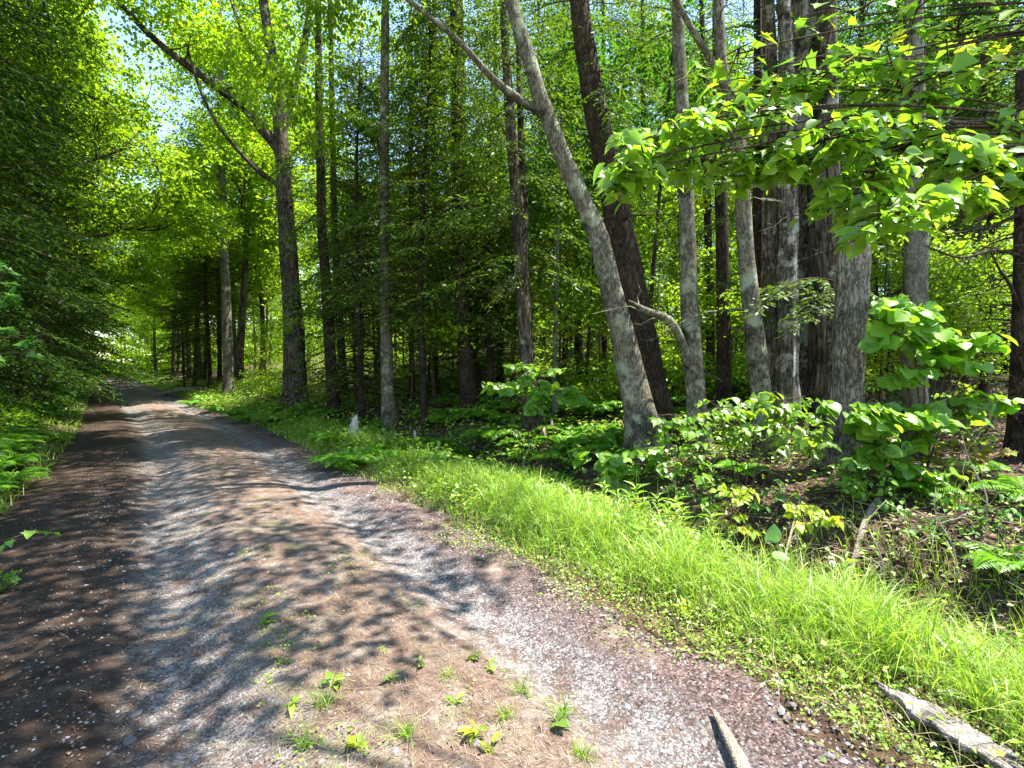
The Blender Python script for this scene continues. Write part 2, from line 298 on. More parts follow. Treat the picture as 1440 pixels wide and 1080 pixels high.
# ------------------------------------------------------------------ ground and road
def build_ground():
    u = np.linspace(-1, 1, 380); gx = 14*u+236*np.sign(u)*np.abs(u)**4.5
    v = np.linspace(0, 1, 380); gy = -6+26*v+230*v**4
    X, Y = np.meshgrid(gx, gy); Z = zg(X, Y); t = tc(X, Y)
    Z = Z-0.07*ss(-3.75, -3.3, t)*(1-ss(-.35, .0, t))
    n, k = X.shape; idx = np.arange(n*k).reshape(n, k)
    Q = np.stack([idx[:-1, :-1], idx[:-1, 1:], idx[1:, 1:], idx[1:, :-1]], -1).reshape(-1, 4)
    o = link('ground', raw_mesh('ground', np.stack([X, Y, Z], -1).reshape(-1, 3), Q.ravel(), [4]*len(Q), soil_mat()))
    tag(o, 'brown forest floor with ditch beside the gravel road', 'ground', kind='structure')
    Ys = np.concatenate([np.arange(-4, 9, .05), np.arange(9, 25, .15), np.arange(25, 110, .7)]); ts = np.linspace(0, 1, 80)
    YY, TT = np.meshgrid(Ys, ts, indexing='ij'); e0 = -3.72+.3*fbm(Ys*.9, Ys*0+4, 3); e1 = .1+.5*fbm(Ys*1.9, Ys*0+9, 5)
    t = e0[:, None]+(e1-e0)[:, None]*TT; XX = xt(t, YY); ZZ = zg(XX, YY)+.006
    ZZ = ZZ-.03*np.clip(np.abs(TT-.5)*2-.96, 0, 1)/.04
    n, k = XX.shape; idx = np.arange(n*k).reshape(n, k); Q = np.stack([idx[:-1, :-1], idx[:-1, 1:], idx[1:, 1:], idx[1:, :-1]], -1).reshape(-1, 4)
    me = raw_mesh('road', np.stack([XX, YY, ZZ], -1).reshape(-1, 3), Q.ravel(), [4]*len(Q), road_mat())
    uv = me.uv_layers.new(name='UVMap'); co = np.stack([t, YY], -1).reshape(-1, 2)[Q.ravel()]; uv.data.foreach_set('uv', co.astype(np.float32).ravel())
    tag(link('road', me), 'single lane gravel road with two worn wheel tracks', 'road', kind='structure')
build_ground()
def scatter(n, y0, y1, t0, t1, pw=1.6, vis=True, yb=0):
    Y = y0+(y1-y0)*R.random(n)**pw; t = t0+(t1-t0)*R.random(n); X = xt(t, Y)
    if vis:
        k = (np.abs(X) < 1.12*Y+1.0); X, Y = X[k], Y[k]
    return np.stack([X, Y, zg(X, Y)], 1)
# stones
def build_stones():
    a = np.array([[1, 0, 0], [.5, .8, .1], [-.5, .85, 0], [-1, 0, .1], [-.45, -.8, 0], [.5, -.85, .1], [0.1, .1, .62], [-.3, -.25, .58]])
    fs = [[0, 1, 6], [1, 2, 6], [2, 3, 7, 6], [3, 4, 7], [4, 5, 7], [5, 0, 6, 7]]
    parts = []
    for n, y0, y1, t0, t1, s0, s1, pw in ((5200, 1.2, 9, -1.15, -.3, .004, .012, 1.6), (4200, 1.2, 9, -2.9, -1.6, .004, .013, 1.6), (6500, 1.2, 8, -2.9, .1, .003, .009, 1.6), (200, 1.3, 9, -2.8, .2, .014, .03, 1.5), (2600, 1.3, 7, -.6, .2, .004, .018, 1.4)):
        P = scatter(n, y0, y1, t0, t1, pw); P = P[R.random(len(P)) < .25+1.2*ss(-.15, .3, fbm(P[:, 0]*2.3, P[:, 1]*2.3+11, 4))]; m = len(P); s = s0+(s1-s0)*R.random(m)**2.2; P[:, 2] += .004
        th = R.random(m)*6.28; d = np.stack([np.cos(th), np.sin(th), 0*th], 1)+.15*rand_unit(m); nr = np.array([0, 0, 1.])+.3*rand_unit(m)
        parts.append(leaves((a, fs), P, d, nr, s, s*(.5+.5*R.random(m))))
    tag(link('gravel', leaf_mesh('gravel', parts, M['stone'], False)), 'loose grey gravel stones strewn over the road', 'gravel', kind='stuff')
build_stones()
def flatlitter(name, spec, m, label, tmpl=FOLD):
    parts = []
    for n, y0, y1, t0, t1, l0, l1, asp, tilt, pw in spec:
        P = scatter(n, y0, y1, t0, t1, pw); k = len(P); l = l0+(l1-l0)*R.random(k); P[:, 2] += .008+.01*R.random(k)
        th = R.random(k)*6.28; d = np.stack([np.cos(th), np.sin(th), 0*th], 1)+tilt*rand_unit(k)*.6; nr = np.array([0, 0, 1.])+tilt*rand_unit(k)
        parts.append(leaves(tmpl, P, d, nr, l, l*asp))
    return tag(link(name, leaf_mesh(name, parts, m)), label, 'litter', kind='stuff')
flatlitter('leaf_litter', [(34000, 1.8, 14, 1.05, 7, .02, .065, .6, .45, 1.3), (9000, 8, 30, 2, 14, .06, .14, .6, .7, 1.2), (6000, 1.3, 14, -3.7, -2.6, .008, .024, .5, .35, 1.4), (3000, 1.3, 9, -2.6, -.9, .007, .02, .5, .3, 1.5)], M['litter'], 'brown dead leaves covering the ditch and forest floor')
flatlitter('needle_litter', [(16000, 1.2, 9, -2.5, -1.1, .02, .07, .045, .25, 1.5), (6000, 1.2, 9, -3.7, .2, .02, .06, .05, .25, 1.5), (5000, 1.5, 9, .9, 3.5, .06, .3, .03, .4, 1.3)], M['needle'], 'fallen needles and grass stalks littering the road and ditch', DIAM)
# twig litter (thin tubes) in the ditch
def build_twigs():
    mb = MB(); P = np.vstack([scatter(420, 2.2, 9, 1.0, 3.6, 1.2), scatter(260, 2.6, 6.5, 1.5, 3.2, 1.)])
    P = np.vstack([P, np.stack([a := R.uniform(2.2, 5.2, 260), b := R.uniform(3.2, 5.2, 260), zg(a, b)], 1)])
    for p in P:
        l = R.uniform(.08, .42); th = R.random()*6.28; d = np.array([math.cos(th), math.sin(th), R.uniform(-.1, .5)]); s = np.array([-d[1], d[0], 0])*R.uniform(-.1, .1)
        Q = p+np.linspace(0, 1, 4)[:, None]*d*l+(np.linspace(0, 1, 4)**2)[:, None]*s*l; Q[:, 2] = np.maximum(Q[:, 2], zg(Q[:, 0], Q[:, 1]))+.012
        tube(mb, Q, np.linspace(1, .4, 4)*R.uniform(.0015, .005), 4)
    tag(link('twig_litter', mb.mesh('twig_litter', M['twig'])), 'tangle of fallen dead twigs in the ditch', 'litter', kind='stuff')
build_twigs()
# ------------------------------------------------------------------ grass
def blades(P, h, w, lean, segs=4, droop=.5):
    n = len(P); th = R.random(n)*6.28; d = np.stack([np.cos(th), np.sin(th), 0*th], 1); s = np.stack([-d[:, 1], d[:, 0], 0*th], 1)
    a2 = R.random(n)*6.28*.0+th+R.normal(0, .8, n); s = np.stack([-np.sin(a2), np.cos(a2), 0*a2], 1)
    u = np.linspace(0, 1, segs+1); ln = (lean*(.3+R.random(n)))[:, None]
    x = ln*(u[None]**1.8)*h[:, None]; z = h[:, None]*(u[None]-droop*ln*u[None]**2.6)
    C = P[:, None]+d[:, None]*x[..., None]; C[..., 2] += z
    ww = w[:, None]*(1-.92*u[None]**1.5)
    V = np.stack([C-s[:, None]*ww[..., None]*.5, C+s[:, None]*ww[..., None]*.5], 2).reshape(n, -1, 3); k = 2*(segs+1)
    q = np.array([[2*i, 2*i+1, 2*i+3, 2*i+2] for i in range(segs)]).ravel()
    return V.reshape(-1, 3), ((np.arange(n)*k)[:, None]+q[None]).ravel(), np.full(n*segs, 4)
def build_grass():
    parts = []
    P = scatter(46000, 1.5, 12, -.02, 1.35, 1.3); t = tc(P[:, 0], P[:, 1])
    dens = ss(-.14, .26, t+.3*fbm(P[:, 0]*1.5, P[:, 1]*1.5, 3))*(1-ss(.9, 1.3, t+.045*(P[:, 1]-3)+.55*fbm(P[:, 0]*1.7, P[:, 1]*1.7+40, 3)))*(.35+.65*ss(-.2, .12, fbm(P[:, 0]*2.4+5, P[:, 1]*2.4+60, 3)))
    P = P[R.random(len(P)) < dens]; n = len(P); t = tc(P[:, 0], P[:, 1])
    h = (.06+.27*ss(.0, .6, t))*(.5+.9*R.random(n))*(1+1.5*fbm(P[:, 0]*2.6, P[:, 1]*2.6+3, 3)); h = np.clip(h, .03, .46); kb = (np.abs(P[:, 0]-1.78) < .2) & (P[:, 1] < 2.36) & (tc(P[:, 0], P[:, 1]) < .42); h = np.where(kb, .03, h)
    parts.append(blades(P, h, .0025+.0045*R.random(n)+.0007*P[:, 1], .55+.6*R.random(n)))
    P = scatter(1500, 1.8, 9, .5, 1.4, 1.3); n = len(P); parts.append(blades(P, .2+.2*R.random(n), .006+.007*R.random(n), .5+.6*R.random(n)))   # broader blades
    # far verge and left bank
    P = scatter(7000, 9, 34, .0, 1.5, 1.2); n = len(P); parts.append(blades(P, .08+.16*R.random(n), .008+.012*R.random(n), .7+.5*R.random(n), 3))
    P = scatter(5000, 30, 75, -.1, 2.2, 1.); n = len(P); parts.append(blades(P, .12+.25*R.random(n), .02+.03*R.random(n), .7+.5*R.random(n), 3))
    P = scatter(5000, 30, 75, -5.5, -3.3, 1.); n = len(P); parts.append(blades(P, .12+.25*R.random(n), .02+.03*R.random(n), .7+.5*R.random(n), 3))
    P = scatter(9000, 3, 30, -5.6, -3.55, 1.25); n = len(P); parts.append(blades(P, .1+.2*R.random(n), .006+.01*R.random(n), .8+.5*R.random(n), 3))
    # right frame corner beyond the ditch
    P = scatter(5200, 1.8, 4.6, 1.15, 3.6, 1.); k = (P[:, 0] > 2.0) & (fbm(P[:, 0]*1.8, P[:, 1]*1.8+21, 3) > -.06); P = P[k]; n = len(P); parts.append(blades(P, .08+.26*R.random(n), .003+.006*R.random(n), .4+.5*R.random(n)))
    tag(link('grass', leaf_mesh('grass', parts, M['grass'])), 'bright green grass growing along the road verges', 'grass', kind='stuff')
    P = scatter(5200, 1.5, 10, -.1, 1.8, 1.2); n = len(P)
    tag(link('dry_grass', leaf_mesh('dry_grass', [blades(P, .06+.22*R.random(n), .002+.003*R.random(n), .9+.8*R.random(n)), blades(Q := scatter(2600, 1.6, 3.4, -2.0, -.95, 1.), .015+.04*R.random(len(Q)), .0015+.002*R.random(len(Q)), 1.2+1.*R.random(len(Q)))], M['dry'])), 'dry straw coloured grass stalks mixed into the verge', 'grass', kind='stuff')
    # clover and small herbs hugging the edge
    parts = []
    for n0, y0, y1, t0, t1, s0, s1, hz in ((15000, 1.5, 9, -.42, .4, .01, .026, .05), (1500, 1.8, 6, .1, 1.2, .02, .045, .12), (3600, 5, 12, .1, 1.3, .03, .07, .2), (2600, 1.6, 4.2, -2.0, -.95, .007, .022, .025), (9000, 8, 30, .1, 2.6, .05, .11, .35), (3000, 4, 11, .7, 1.4, .04, .08, .2), (3400, 2.2, 6.5, 1.4, 4.2, .025, .06, .14), (4600, 6, 13, 1.3, 5.5, .04, .1, .32)):
        P = scatter(n0, y0, y1, t0, t1, 1.35); t = tc(P[:, 0], P[:, 1])
        if hz < .1 and t0 > -1: P = P[R.random(len(P)) < ss(-.3, .12, t+.45*fbm(P[:, 0]*2.6, P[:, 1]*2.6+7, 4))]
        if t0 < -1: P = P[(fbm(P[:, 0]*2.5, P[:, 1]*2.5, 4) > .06)]
        n = len(P); P[:, 2] += .01+hz*R.random(n)
        l = s0+(s1-s0)*R.random(n); d = rand_unit(n); d[:, 2] *= .3; parts.append(leaves(FOLD, P, d, np.array([0, 0, 1.])+.5*rand_unit(n), l, l*.75))
    tag(link('ground_cover', leaf_mesh('ground_cover', parts, M['grass'])), 'low clover and small herbs edging the gravel', 'ground cover', kind='stuff')
build_grass()
# ------------------------------------------------------------------ ferns
def fern_mesh(seed, nf=8, L0=.6, arch=.9):
    rg = np.random.default_rng(seed); parts = []
    for f in range(nf):
        th = f/nf*6.28+rg.normal(0, .25); L = L0*(.7+.5*rg.random()); u = np.linspace(.12, 1, 24)
        out = np.array([math.cos(th), math.sin(th), 0]); a = arch*(.75+.5*rg.random())
        pts = out*(L*(.25*u+.65*u**1.6))[:, None]*1.0; pts[:, 2] = L*(a*u-.75*a*u**2.4)
        T = unit(np.gradient(pts, axis=0)); S = np.array([-out[1], out[0], 0]); nr = np.cross(T, S)*np.sign(np.cross(T, S)[:, 2:3]+1e-6)
        w = L*.30*np.sin(np.pi*np.clip(u, 0, 1)**.75)**.9+.008
        for sg in (1, -1):
            d = S*sg+T*.45; d[:, 2] -= .15; wv = w*(.85+.3*rg.random(24))
            parts.append(leaves(FOLD, pts, d, nr+.12*rg.normal(size=(24, 3)), wv, np.full(24, L*.055)))
        r = pts; ax = np.diff(np.vstack([[0, 0, 0], r]), axis=0); st = np.vstack([[0, 0, 0], r[:-1]])
        parts.append(leaves(DIAM, st, ax, np.tile(S, (24, 1)), np.linalg.norm(ax, axis=1)*1.3, .006))
    return leaf_mesh('fern', parts, M['fern'])
FERN = [fern_mesh(k, 7+k % 3, .62) for k in range(4)]
def fern(p, label, group, sc=1.0, k=None):
    return tag(link('fern', FERN[random.randrange(4) if k is None else k], None, p, random.random()*6.28, sc), label, 'fern', group)
for px, Y, sc, lb in ((505, 10.2, 1.0, 'fern beside the pale broken stump at the verge'), (575, 9.9, 1.1, 'green fern at the foot of the slim grey trunk'), (622, 9.6, 1.0, 'shaded fern right of the thin pale stake'),
                      (690, 9.2, 1.1, 'fern left of the umbrella shaped shrub by the ditch'), (835, 7.6, 1.15, 'large fern below the leaning double trunk on its left'), (868, 7.0, .9, 'small fern in front of the leaning double trunk'),
                      (790, 7.9, 1.0, 'fern under the umbrella shaped shrub'), (1045, 5.6, .62, 'small fern at the base of the lichened grey tree'), (1438, 4.3, .8, 'fern at the right edge of the frame above the brush'),
                      (735, 8.1, .9, 'fern with upright fronds before the stubby trunk foot'), (655, 8.6, .85, 'low fern on the ditch edge below the dark twin trunks'), (1150, 7.6, .9, 'fern behind the pale broken snag')):
    fern(GX(px, Y), lb, 'ferns along the ditch', sc)
fern(GX(1300, 4.6), 'fern in the brush below the smooth grey trunk', 'ferns along the ditch', .6)
fern(GX(1370, 5.2), 'fern in the shade of the reddish maple sapling', 'ferns along the ditch', .6)
fern(GX(1420, 3.6), 'lowest fern in the brush at the right edge', 'ferns along the ditch', .6)
fern(GX(1215, 5.2), 'fern tucked beside the foot of the snag', 'ferns along the ditch', .6)
for px, Y in [(random.uniform(450, 960), random.uniform(7.0, 10.8)) for _ in range(58)]:
    fern(GX(px, Y)+[0, 0, -.02], 'fern in the green bank between the ditch and the trunks', 'ferns on the bank by the ditch', .75+.4*random.random())
for px, Y in ((300, 16.5), (330, 15.0), (350, 13.6), (385, 12.9), (420, 12.5), (362, 16.5), (400, 14.5), (445, 11.8), (470, 12.6), (530, 11.3), (600, 11.2), (640, 12), (690, 11.5), (270, 19), (290, 21), (430, 14)):
    fern(GX(px, Y)+[0, 0, -.02], 'bright fern on the sunny bank right of the road', 'ferns on the bank', 1.0+.3*random.random())
for i in range(30):
    Y = 4.3+i*.2+random.random()*.2; t = -3.75-.7*random.random(); X = float(xt(t, Y))
    fern(G(X, Y), 'fern crowding the left edge of the road near the viewer', 'ferns at the near left edge', .55+.35*random.random())
for i in range(34):
    Y = 4.6+i*.55+random.random()*.3; t = -4.0-1.1*random.random(); X = float(xt(t, Y))
    fern(G(X, Y), 'fern in the green strip along the left road edge', 'ferns on the left bank', .7+.35*random.random())
for i in range(46):
    px = 760+680*random.random(); Y = 9+13*random.random()
    fern(GX(px, Y), 'fern on the forest floor behind the roadside trunks', 'ferns deep in the woods', 1.1+.5*random.random())
# ------------------------------------------------------------------ tree generators
def conifer(seed, H, z0, nb, Lmax, ql=.075, qw=.03, step=.06, tw=.11, bare=14, mat_n='hemlock', pw=.75, droop=.28, r0=.13):
    rg = np.random.default_rng(seed); wood = MB(); pos = []; dr = []; nr = []; sz = []
    zz = np.linspace(0, H, 22); lean = np.stack([.12*np.sin(zz*.35+seed), .12*np.cos(zz*.3+seed*2), zz], 1)
    tube(wood, lean, np.maximum(r0*(1-zz/H)**.8, .012), 10, flare=.35, rough=.06, seed=seed)
    axis = lambda z: np.array([np.interp(z, zz, lean[:, 0]), np.interp(z, zz, lean[:, 1]), z])
    for b in range(nb):
        f = (b+rg.random())/nb; z = z0+(H-z0)*f**.9; th = b*2.399+rg.normal(0, .3)
        L = Lmax*((1-f)**pw)*(.65+.5*rg.random())+.25
        o = np.array([math.cos(th), math.sin(th), 0]); s = np.array([-o[1], o[0], 0]); el = rg.normal(.05+.35*f, .16); n = max(5, int(L/.2))
        u = np.linspace(0, 1, n); pts = axis(z)+o*(L*u)[:, None]+s*(L*.12*rg.normal()*u**2)[:, None]; pts[:, 2] += L*(math.tan(el)*u-droop*u**2)
        tube(wood, pts, np.linspace(.012+.006*L, .004, n), 4, cap=False)
        nt = int(L*.85/tw); us = .15+.85*(np.arange(nt)+rg.random(nt))/max(nt, 1)
        for k, uu in enumerate(us):
            p = np.array([np.interp(uu, u, pts[:, j]) for j in range(3)]); sg = 1 if k % 2 else -1
            tl = (.32*L*(1-uu)**.8+.16)*(.7+.6*rg.random()); m = max(3, int(tl/step)); v = (np.arange(m)+.5)/m*tl
            d = unit(o*.75+s*sg*(.9+.3*rg.random())+np.array([0, 0, rg.normal(-.05, .12)])); q = p+d*v[:, None]; q[:, 2] -= .55*v**2+.02*rg.random(m)
            side = np.where(np.arange(m) % 2, 1, -1)[:, None]; perp = np.cross(d, [0, 0, 1.])
            dd = d*1.0+perp*side*.75+rg.normal(0, .22, (m, 3)); dd[:, 2] -= .28+.8*v
            pos.append(q); dr.append(dd); nr.append(np.array([0, 0, 1.])+rg.normal(0, .62, (m, 3))); sz.append(np.full(m, ql)*(.7+.6*rg.random(m)))
    for b in range(bare):
        z = z0*(.25+.75*rg.random()); th = rg.random()*6.28; L = .4+1.3*rg.random(); o = np.array([math.cos(th), math.sin(th), 0]); u = np.linspace(0, 1, 5)
        pts = axis(z)+o*(L*u)[:, None]; pts[:, 2] += L*(.12*u-.35*u**2)+rg.normal(0, .02, 5); tube(wood, pts, np.linspace(.012, .003, 5), 4, cap=False)
        for k in range(4):
            uu = .3+.6*rg.random(); p = np.array([np.interp(uu, u, pts[:, j]) for j in range(3)]); d = unit(o+rg.normal(0, .8, 3)*[1, 1, .5])
            tube(wood, p+d*(np.linspace(0, .35*rg.random()+.1, 3))[:, None], [.005, .004, .002], 3, cap=False)
    pos = np.concatenate(pos); sz = np.concatenate(sz)
    return wood, leaf_mesh('conifer_crown', [leaves(DIAM, pos, np.concatenate(dr), np.concatenate(nr), sz, sz*qw/ql)], M[mat_n], False)
def sprays(rg, centres, per, size, tmpl=FOLD, spread=.32, flat=.3, asp=.75, updir=None):
    """twig sprays: leaves set along a short twig, mostly facing up"""
    n = len(centres); th = rg.random(n)*6.28; d = np.stack([np.cos(th), np.sin(th), rg.normal(-.15, .25, n)], 1)
    if updir is not None: d = d*.6+updir
    d = unit(d); s = np.cross(d, [0, 0, 1.]); u = rg.random((n, per))
    sg = np.where(np.arange(per) % 2, 1, -1)[None, :, None]
    P = centres[:, None]+d[:, None]*((u-.3)*spread*2)[..., None]+s[:, None]*sg*(rg.random((n, per, 1))*spread*.6)+rg.normal(0, flat*spread*.5, (n, per, 3))*[.5, .5, 1]
    D = d[:, None]*.7+s[:, None]*sg*.9+rg.normal(0, .35, (n, per, 3)); D[..., 2] -= .3
    N_ = np.array([0, 0, 1.])+rg.normal(0, .45, (n, per, 3)); l = size*(.6+.7*rg.random((n, per)))
    return leaves(tmpl, P.reshape(-1, 3), D.reshape(-1, 3), N_.reshape(-1, 3), l.ravel(), (l*asp).ravel())
def limb_tree(rg, wood, P0, d0, L, r, depth, tips, up=.15):
    n = 6; P = [P0]; d = unit(d0)
    for i in range(n): d = unit(d+rg.normal(0, .16, 3)+[0, 0, up*.3]); P.append(P[-1]+d*L/n)
    P = np.array(P); tube(wood, P, np.linspace(r, r*.5, n+1), 6 if depth > 1 else 4, cap=False)
    if depth == 0: tips += [P[3], P[4], P[5], P[6]]; return
    tips += [P[-1], P[-2]]
    for k in range(4):
        i = rg.integers(2, n+1); a = unit(d+rg.normal(0, .75, 3)*[1, 1, .6]); limb_tree(rg, wood, P[i], a, L*(.5+.25*rg.random()), r*.5, depth-1, tips, up)
def broadleaf(seed, H, fork, spread, r0=.15, nl=7, per=14, size=.12, jit=.33, rep=2, mat_n='maple', tmpl=FOLD):
    rg = np.random.default_rng(seed); wood = MB(); tips = []; zz = np.linspace(0, H*.85, 14)
    ax = np.stack([.15*np.sin(zz*.4+seed), .15*np.cos(zz*.33+seed), zz], 1); tube(wood, ax, np.maximum(r0*(1-zz/H)**.7, .02), 10, flare=.4, rough=.06, seed=seed)
    for k in range(nl*2):
        f = (k+rg.random())/(nl*2); z = fork+(H*.82-fork)*f; th = k*2.399+rg.normal(0, .3); p = np.array([np.interp(z, zz, ax[:, 0]), np.interp(z, zz, ax[:, 1]), z])
        limb_tree(rg, wood, p, np.array([math.cos(th), math.sin(th), .35+.6*f]), spread*(.55+.3*rg.random())*(1-.45*f), r0*.33*(1-.6*f), 2, tips)
    C = np.repeat(np.array(tips), rep, 0); C = C+rg.normal(0, jit, C.shape)*[1, 1, .55]
    return wood, leaf_mesh('leafy_crown', [sprays(rg, C, per, size, tmpl, .3)], M[mat_n], True)
def proto(name, gen, bark, label, cat, group):
    wood, crown = gen; e = empty(name, (0, 0, -500), label, cat, group); link('trunk', wood.mesh('trunk', M[bark]), e); link('crown', crown, e); return e
CON = [conifer(11, 15, 3.2, 150, 2.7, ql=.115, qw=.042, step=.065, bare=26), conifer(12, 17, 4.0, 150, 2.9, ql=.115, qw=.042, step=.065, bare=30), conifer(13, 13, 2.6, 140, 2.5, ql=.115, qw=.042, step=.065, bare=24)]
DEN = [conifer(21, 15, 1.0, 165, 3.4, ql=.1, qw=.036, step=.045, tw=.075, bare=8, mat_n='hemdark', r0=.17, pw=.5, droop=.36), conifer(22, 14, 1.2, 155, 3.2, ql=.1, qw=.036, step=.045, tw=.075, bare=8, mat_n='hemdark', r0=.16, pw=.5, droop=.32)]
YNG = [conifer(31, 5.5, .5, 90, 1.6, ql=.08, qw=.03, step=.05, tw=.08, bare=2, r0=.05), conifer(32, 4.2, .4, 76, 1.4, ql=.08, qw=.03, step=.05, tw=.08, bare=2, r0=.045)]
BRD = [broadleaf(41, 14, 3.5, 4.2), broadleaf(42, 16, 5.5, 4.5), broadleaf(43, 12, 3., 3.8)]
SAP = [broadleaf(51, 4.6, .9, 2.5, .035, 4, 7, .1, .2, 1, 'under'), broadleaf(52, 3.6, .6, 2.1, .03, 4, 7, .1, .18, 1, 'under')]
def wood_of(lst, bark): return [w.mesh('trunk', M[bark]) for w, c in lst]
CW, DW, YW, BW, SW = wood_of(CON, 'barkdark'), wood_of(DEN, 'barkdark'), wood_of(YNG, 'barkdark'), wood_of(BRD, 'barkmaple'), wood_of(SAP, 'stem')
def tree(name, lst, W, k, p, label, cat, group, sc=1, rz=None):
    e = empty(name, p, label, cat, group, random.random()*6.28 if rz is None else rz, sc)
    link('trunk', W[k], e); link('crown', lst[k][1], e); return e
# ------------------------------------------------------------------ individual trees traced at their own depth
def trunk_path(pts, Y, base_sink=.12):
    """pts: (px, py, width_px[, dY]) from the foot up; returns points and radii"""
    Q = []
    for i, a in enumerate(pts):
        y = Y+(a[3] if len(a) > 3 else 0); p = PX(a[0], a[1], y)
        if i == 0: p[2] = float(zg(p[0], p[1]))-base_sink
        Q.append([*p, a[2]*.5*y/F])
    Q = np.array(Q); S, u = resample(Q, max(14, int(np.linalg.norm(Q[-1, :3]-Q[0, :3])/.16))); return S[:, :3], S[:, 3]
def hero(name, label, pts, Y, bark, crowns=(), limbs=(), cat='tree', group=None, flare=.65, rough=.08, flute=0, sides=20, twigs=0, seed=1, limb_name='branch', tipjag=0):
    P, r = trunk_path(pts, Y); base = P[0].copy(); e = empty(name, base, label, cat, group); mb = MB()
    tube(mb, P-base, r, sides, flare, rough, flute, seed=seed, tipjag=tipjag)
    rg = np.random.default_rng(int(seed*77))
    for k in range(twigs):
        i = rg.integers(int(len(P)*.15), len(P)-1); th = rg.random()*6.28; L = .3+1.1*rg.random(); o = np.array([math.cos(th), math.sin(th), 0]); u = np.linspace(0, 1, 6)
        q = P[i]-base+o*(L*u)[:, None]+rg.normal(0, .03, (6, 3)); q[:, 2] += L*(.15*u-.4*u**2); q[0] = P[i]-base; tube(mb, q, np.linspace(.012, .002, 6), 4, cap=False)
        for _ in range(4):
            j = rg.integers(2, 6); d = unit(o+rg.normal(0, .8, 3)); tube(mb, q[j]+d*np.linspace(0, .1+.4*rg.random(), 4)[:, None]+rg.normal(0, .012, (4, 3)), [.005, .004, .003, .0015], 3, cap=False)
    link('trunk', mb.mesh('trunk', M[bark]), e)
    for lp in limbs:
        Q = np.array([[*PX(a[0], a[1], Y+(a[3] if len(a) > 3 else 0)), a[2]*.5*Y/F] for a in lp]); S, _ = resample(Q, 16); m2 = MB()
        tube(m2, S[:, :3]-base, S[:, 3], 8, rough=.08, seed=seed+1)
        for _ in range(5):
            j = rg.integers(4, 15); d = unit(S[min(j+1, 15), :3]-S[j, :3]+rg.normal(0, .7, 3)); l = .3+.8*rg.random(); tube(m2, S[j, :3]-base+d*np.linspace(0, l, 4)[:, None]+rg.normal(0, .03, (4, 3)), np.linspace(.3, .1, 4)*S[j, 3], 4, cap=False)
        link(limb_name, m2.mesh(limb_name, M[bark]), e)
    for me, off, sc, rz in crowns: link('crown', me, e, np.asarray(off, float), rz, sc)
    return e
def leaf_cloud(seed, blobs, Y, per, size, m, tmpl=FOLD, base=(0, 0, 0), spread=.3, asp=.75):
    """blobs: (px, py, rx_px, ry_px, n, dY, depth)"""
    rg = np.random.default_rng(seed); C = []
    for px, py, rx, ry, n, dY, dep in blobs:
        y = Y+dY; a = rand_unit(n, rg)*(rg.random((n, 1))**.4); k = y/F; C.append(PX(px, py, y)+a*[rx*k, dep, ry*k])
    C = np.concatenate(C)-np.asarray(base); return leaf_mesh('leafy_crown', [sprays(rg, C, per, size, tmpl, spread, asp=asp)], m)
CM, DM, YM, BM = [c for w, c in CON], [c for w, c in DEN], [c for w, c in YNG], [c for w, c in BRD]
# left maple over the road
Y = 15; b = trunk_path([(417, 545, 36), (410, 430, 30)], Y)[0][0]
t1 = hero('maple_tree', 'tall forked maple leaning a limb out over the road, right of the lane', [(417, 545, 32), (411, 430, 26), (402, 300, 22), (395, 190, 19), (390, 120, 16), (377, 50, 13), (362, -60, 11), (350, -200, 7)], Y, 'barkmaple', (),
     [[(395, 215, 15), (350, 155, 13, -.3), (300, 118, 11, -.8), (260, 90, 9, -1.2), (215, 55, 8, -1.6), (180, 20, 6, -2), (150, -20, 4, -2.3)], [(397, 265, 7), (360, 240, 6, -.3), (320, 195, 5, -.6), (295, 160, 4, -1), (275, 110, 4, -1.2), (262, 60, 3, -1.4)],
      [(395, 195, 14), (412, 130, 12, .3), (432, 50, 10, .6), (440, -80, 6, 1)], [(385, 110, 8), (345, 60, 6, .5), (325, 0, 5, .8), (300, -80, 3, 1)]], seed=3)
link('crown', leaf_cloud(5, [(250, 40, 90, 45, 150, -1.2, 1.5), (310, 60, 60, 60, 150, .6, 1.4), (430, 90, 60, 50, 80, 2.2, 1.2), (440, 10, 80, 70, 190, 1.2, 1.8), (340, -90, 170, 100, 330, 0, 2.5), (190, -40, 90, 60, 130, -2, 1.4), (310, 180, 40, 40, 50, .6, 1.), (450, 190, 30, 50, 40, 1.3, 1.)], Y, 12, .12, M['maple'], base=b), t1)
hero('grey_tree', 'slender pale grey trunk far along the right side of the road', [(322, 525, 14), (318, 420, 12), (313, 300, 10), (310, 150, 8), (308, -100, 5)], 23, 'barkgrey', [(BM[1], (0, 0, 0), .95, .7)], seed=4)
hero('hemlock_tree', 'dark trunk right of the forked maple, leaning slightly left', [(470, 565, 16), (461, 430, 15), (453, 330, 13), (449, 150, 11), (445, -100, 7)], 12.6, 'barkdark', (), twigs=14, seed=5)
hero('hemlock_tree', 'thin dark trunk close behind the one right of the forked maple', [(484, 552, 12), (476, 420, 11), (470, 300, 9), (466, 100, 7), (462, -100, 5)], 14.5, 'barkdark', [(CM[2], (-.2, .3, 2.5), .7, 2.1)], twigs=14, seed=6)
hero('grey_tree', 'slim pale grey trunk standing above the ferns left of centre', [(549, 602, 21), (545, 540, 18), (542, 430, 16), (540, 300, 14), (541, 100, 12), (543, -150, 8)], 11, 'barkpale', [(BM[0], (0, 0, 1.5), (.7, .7, 1), 1.6)], twigs=8, seed=7)
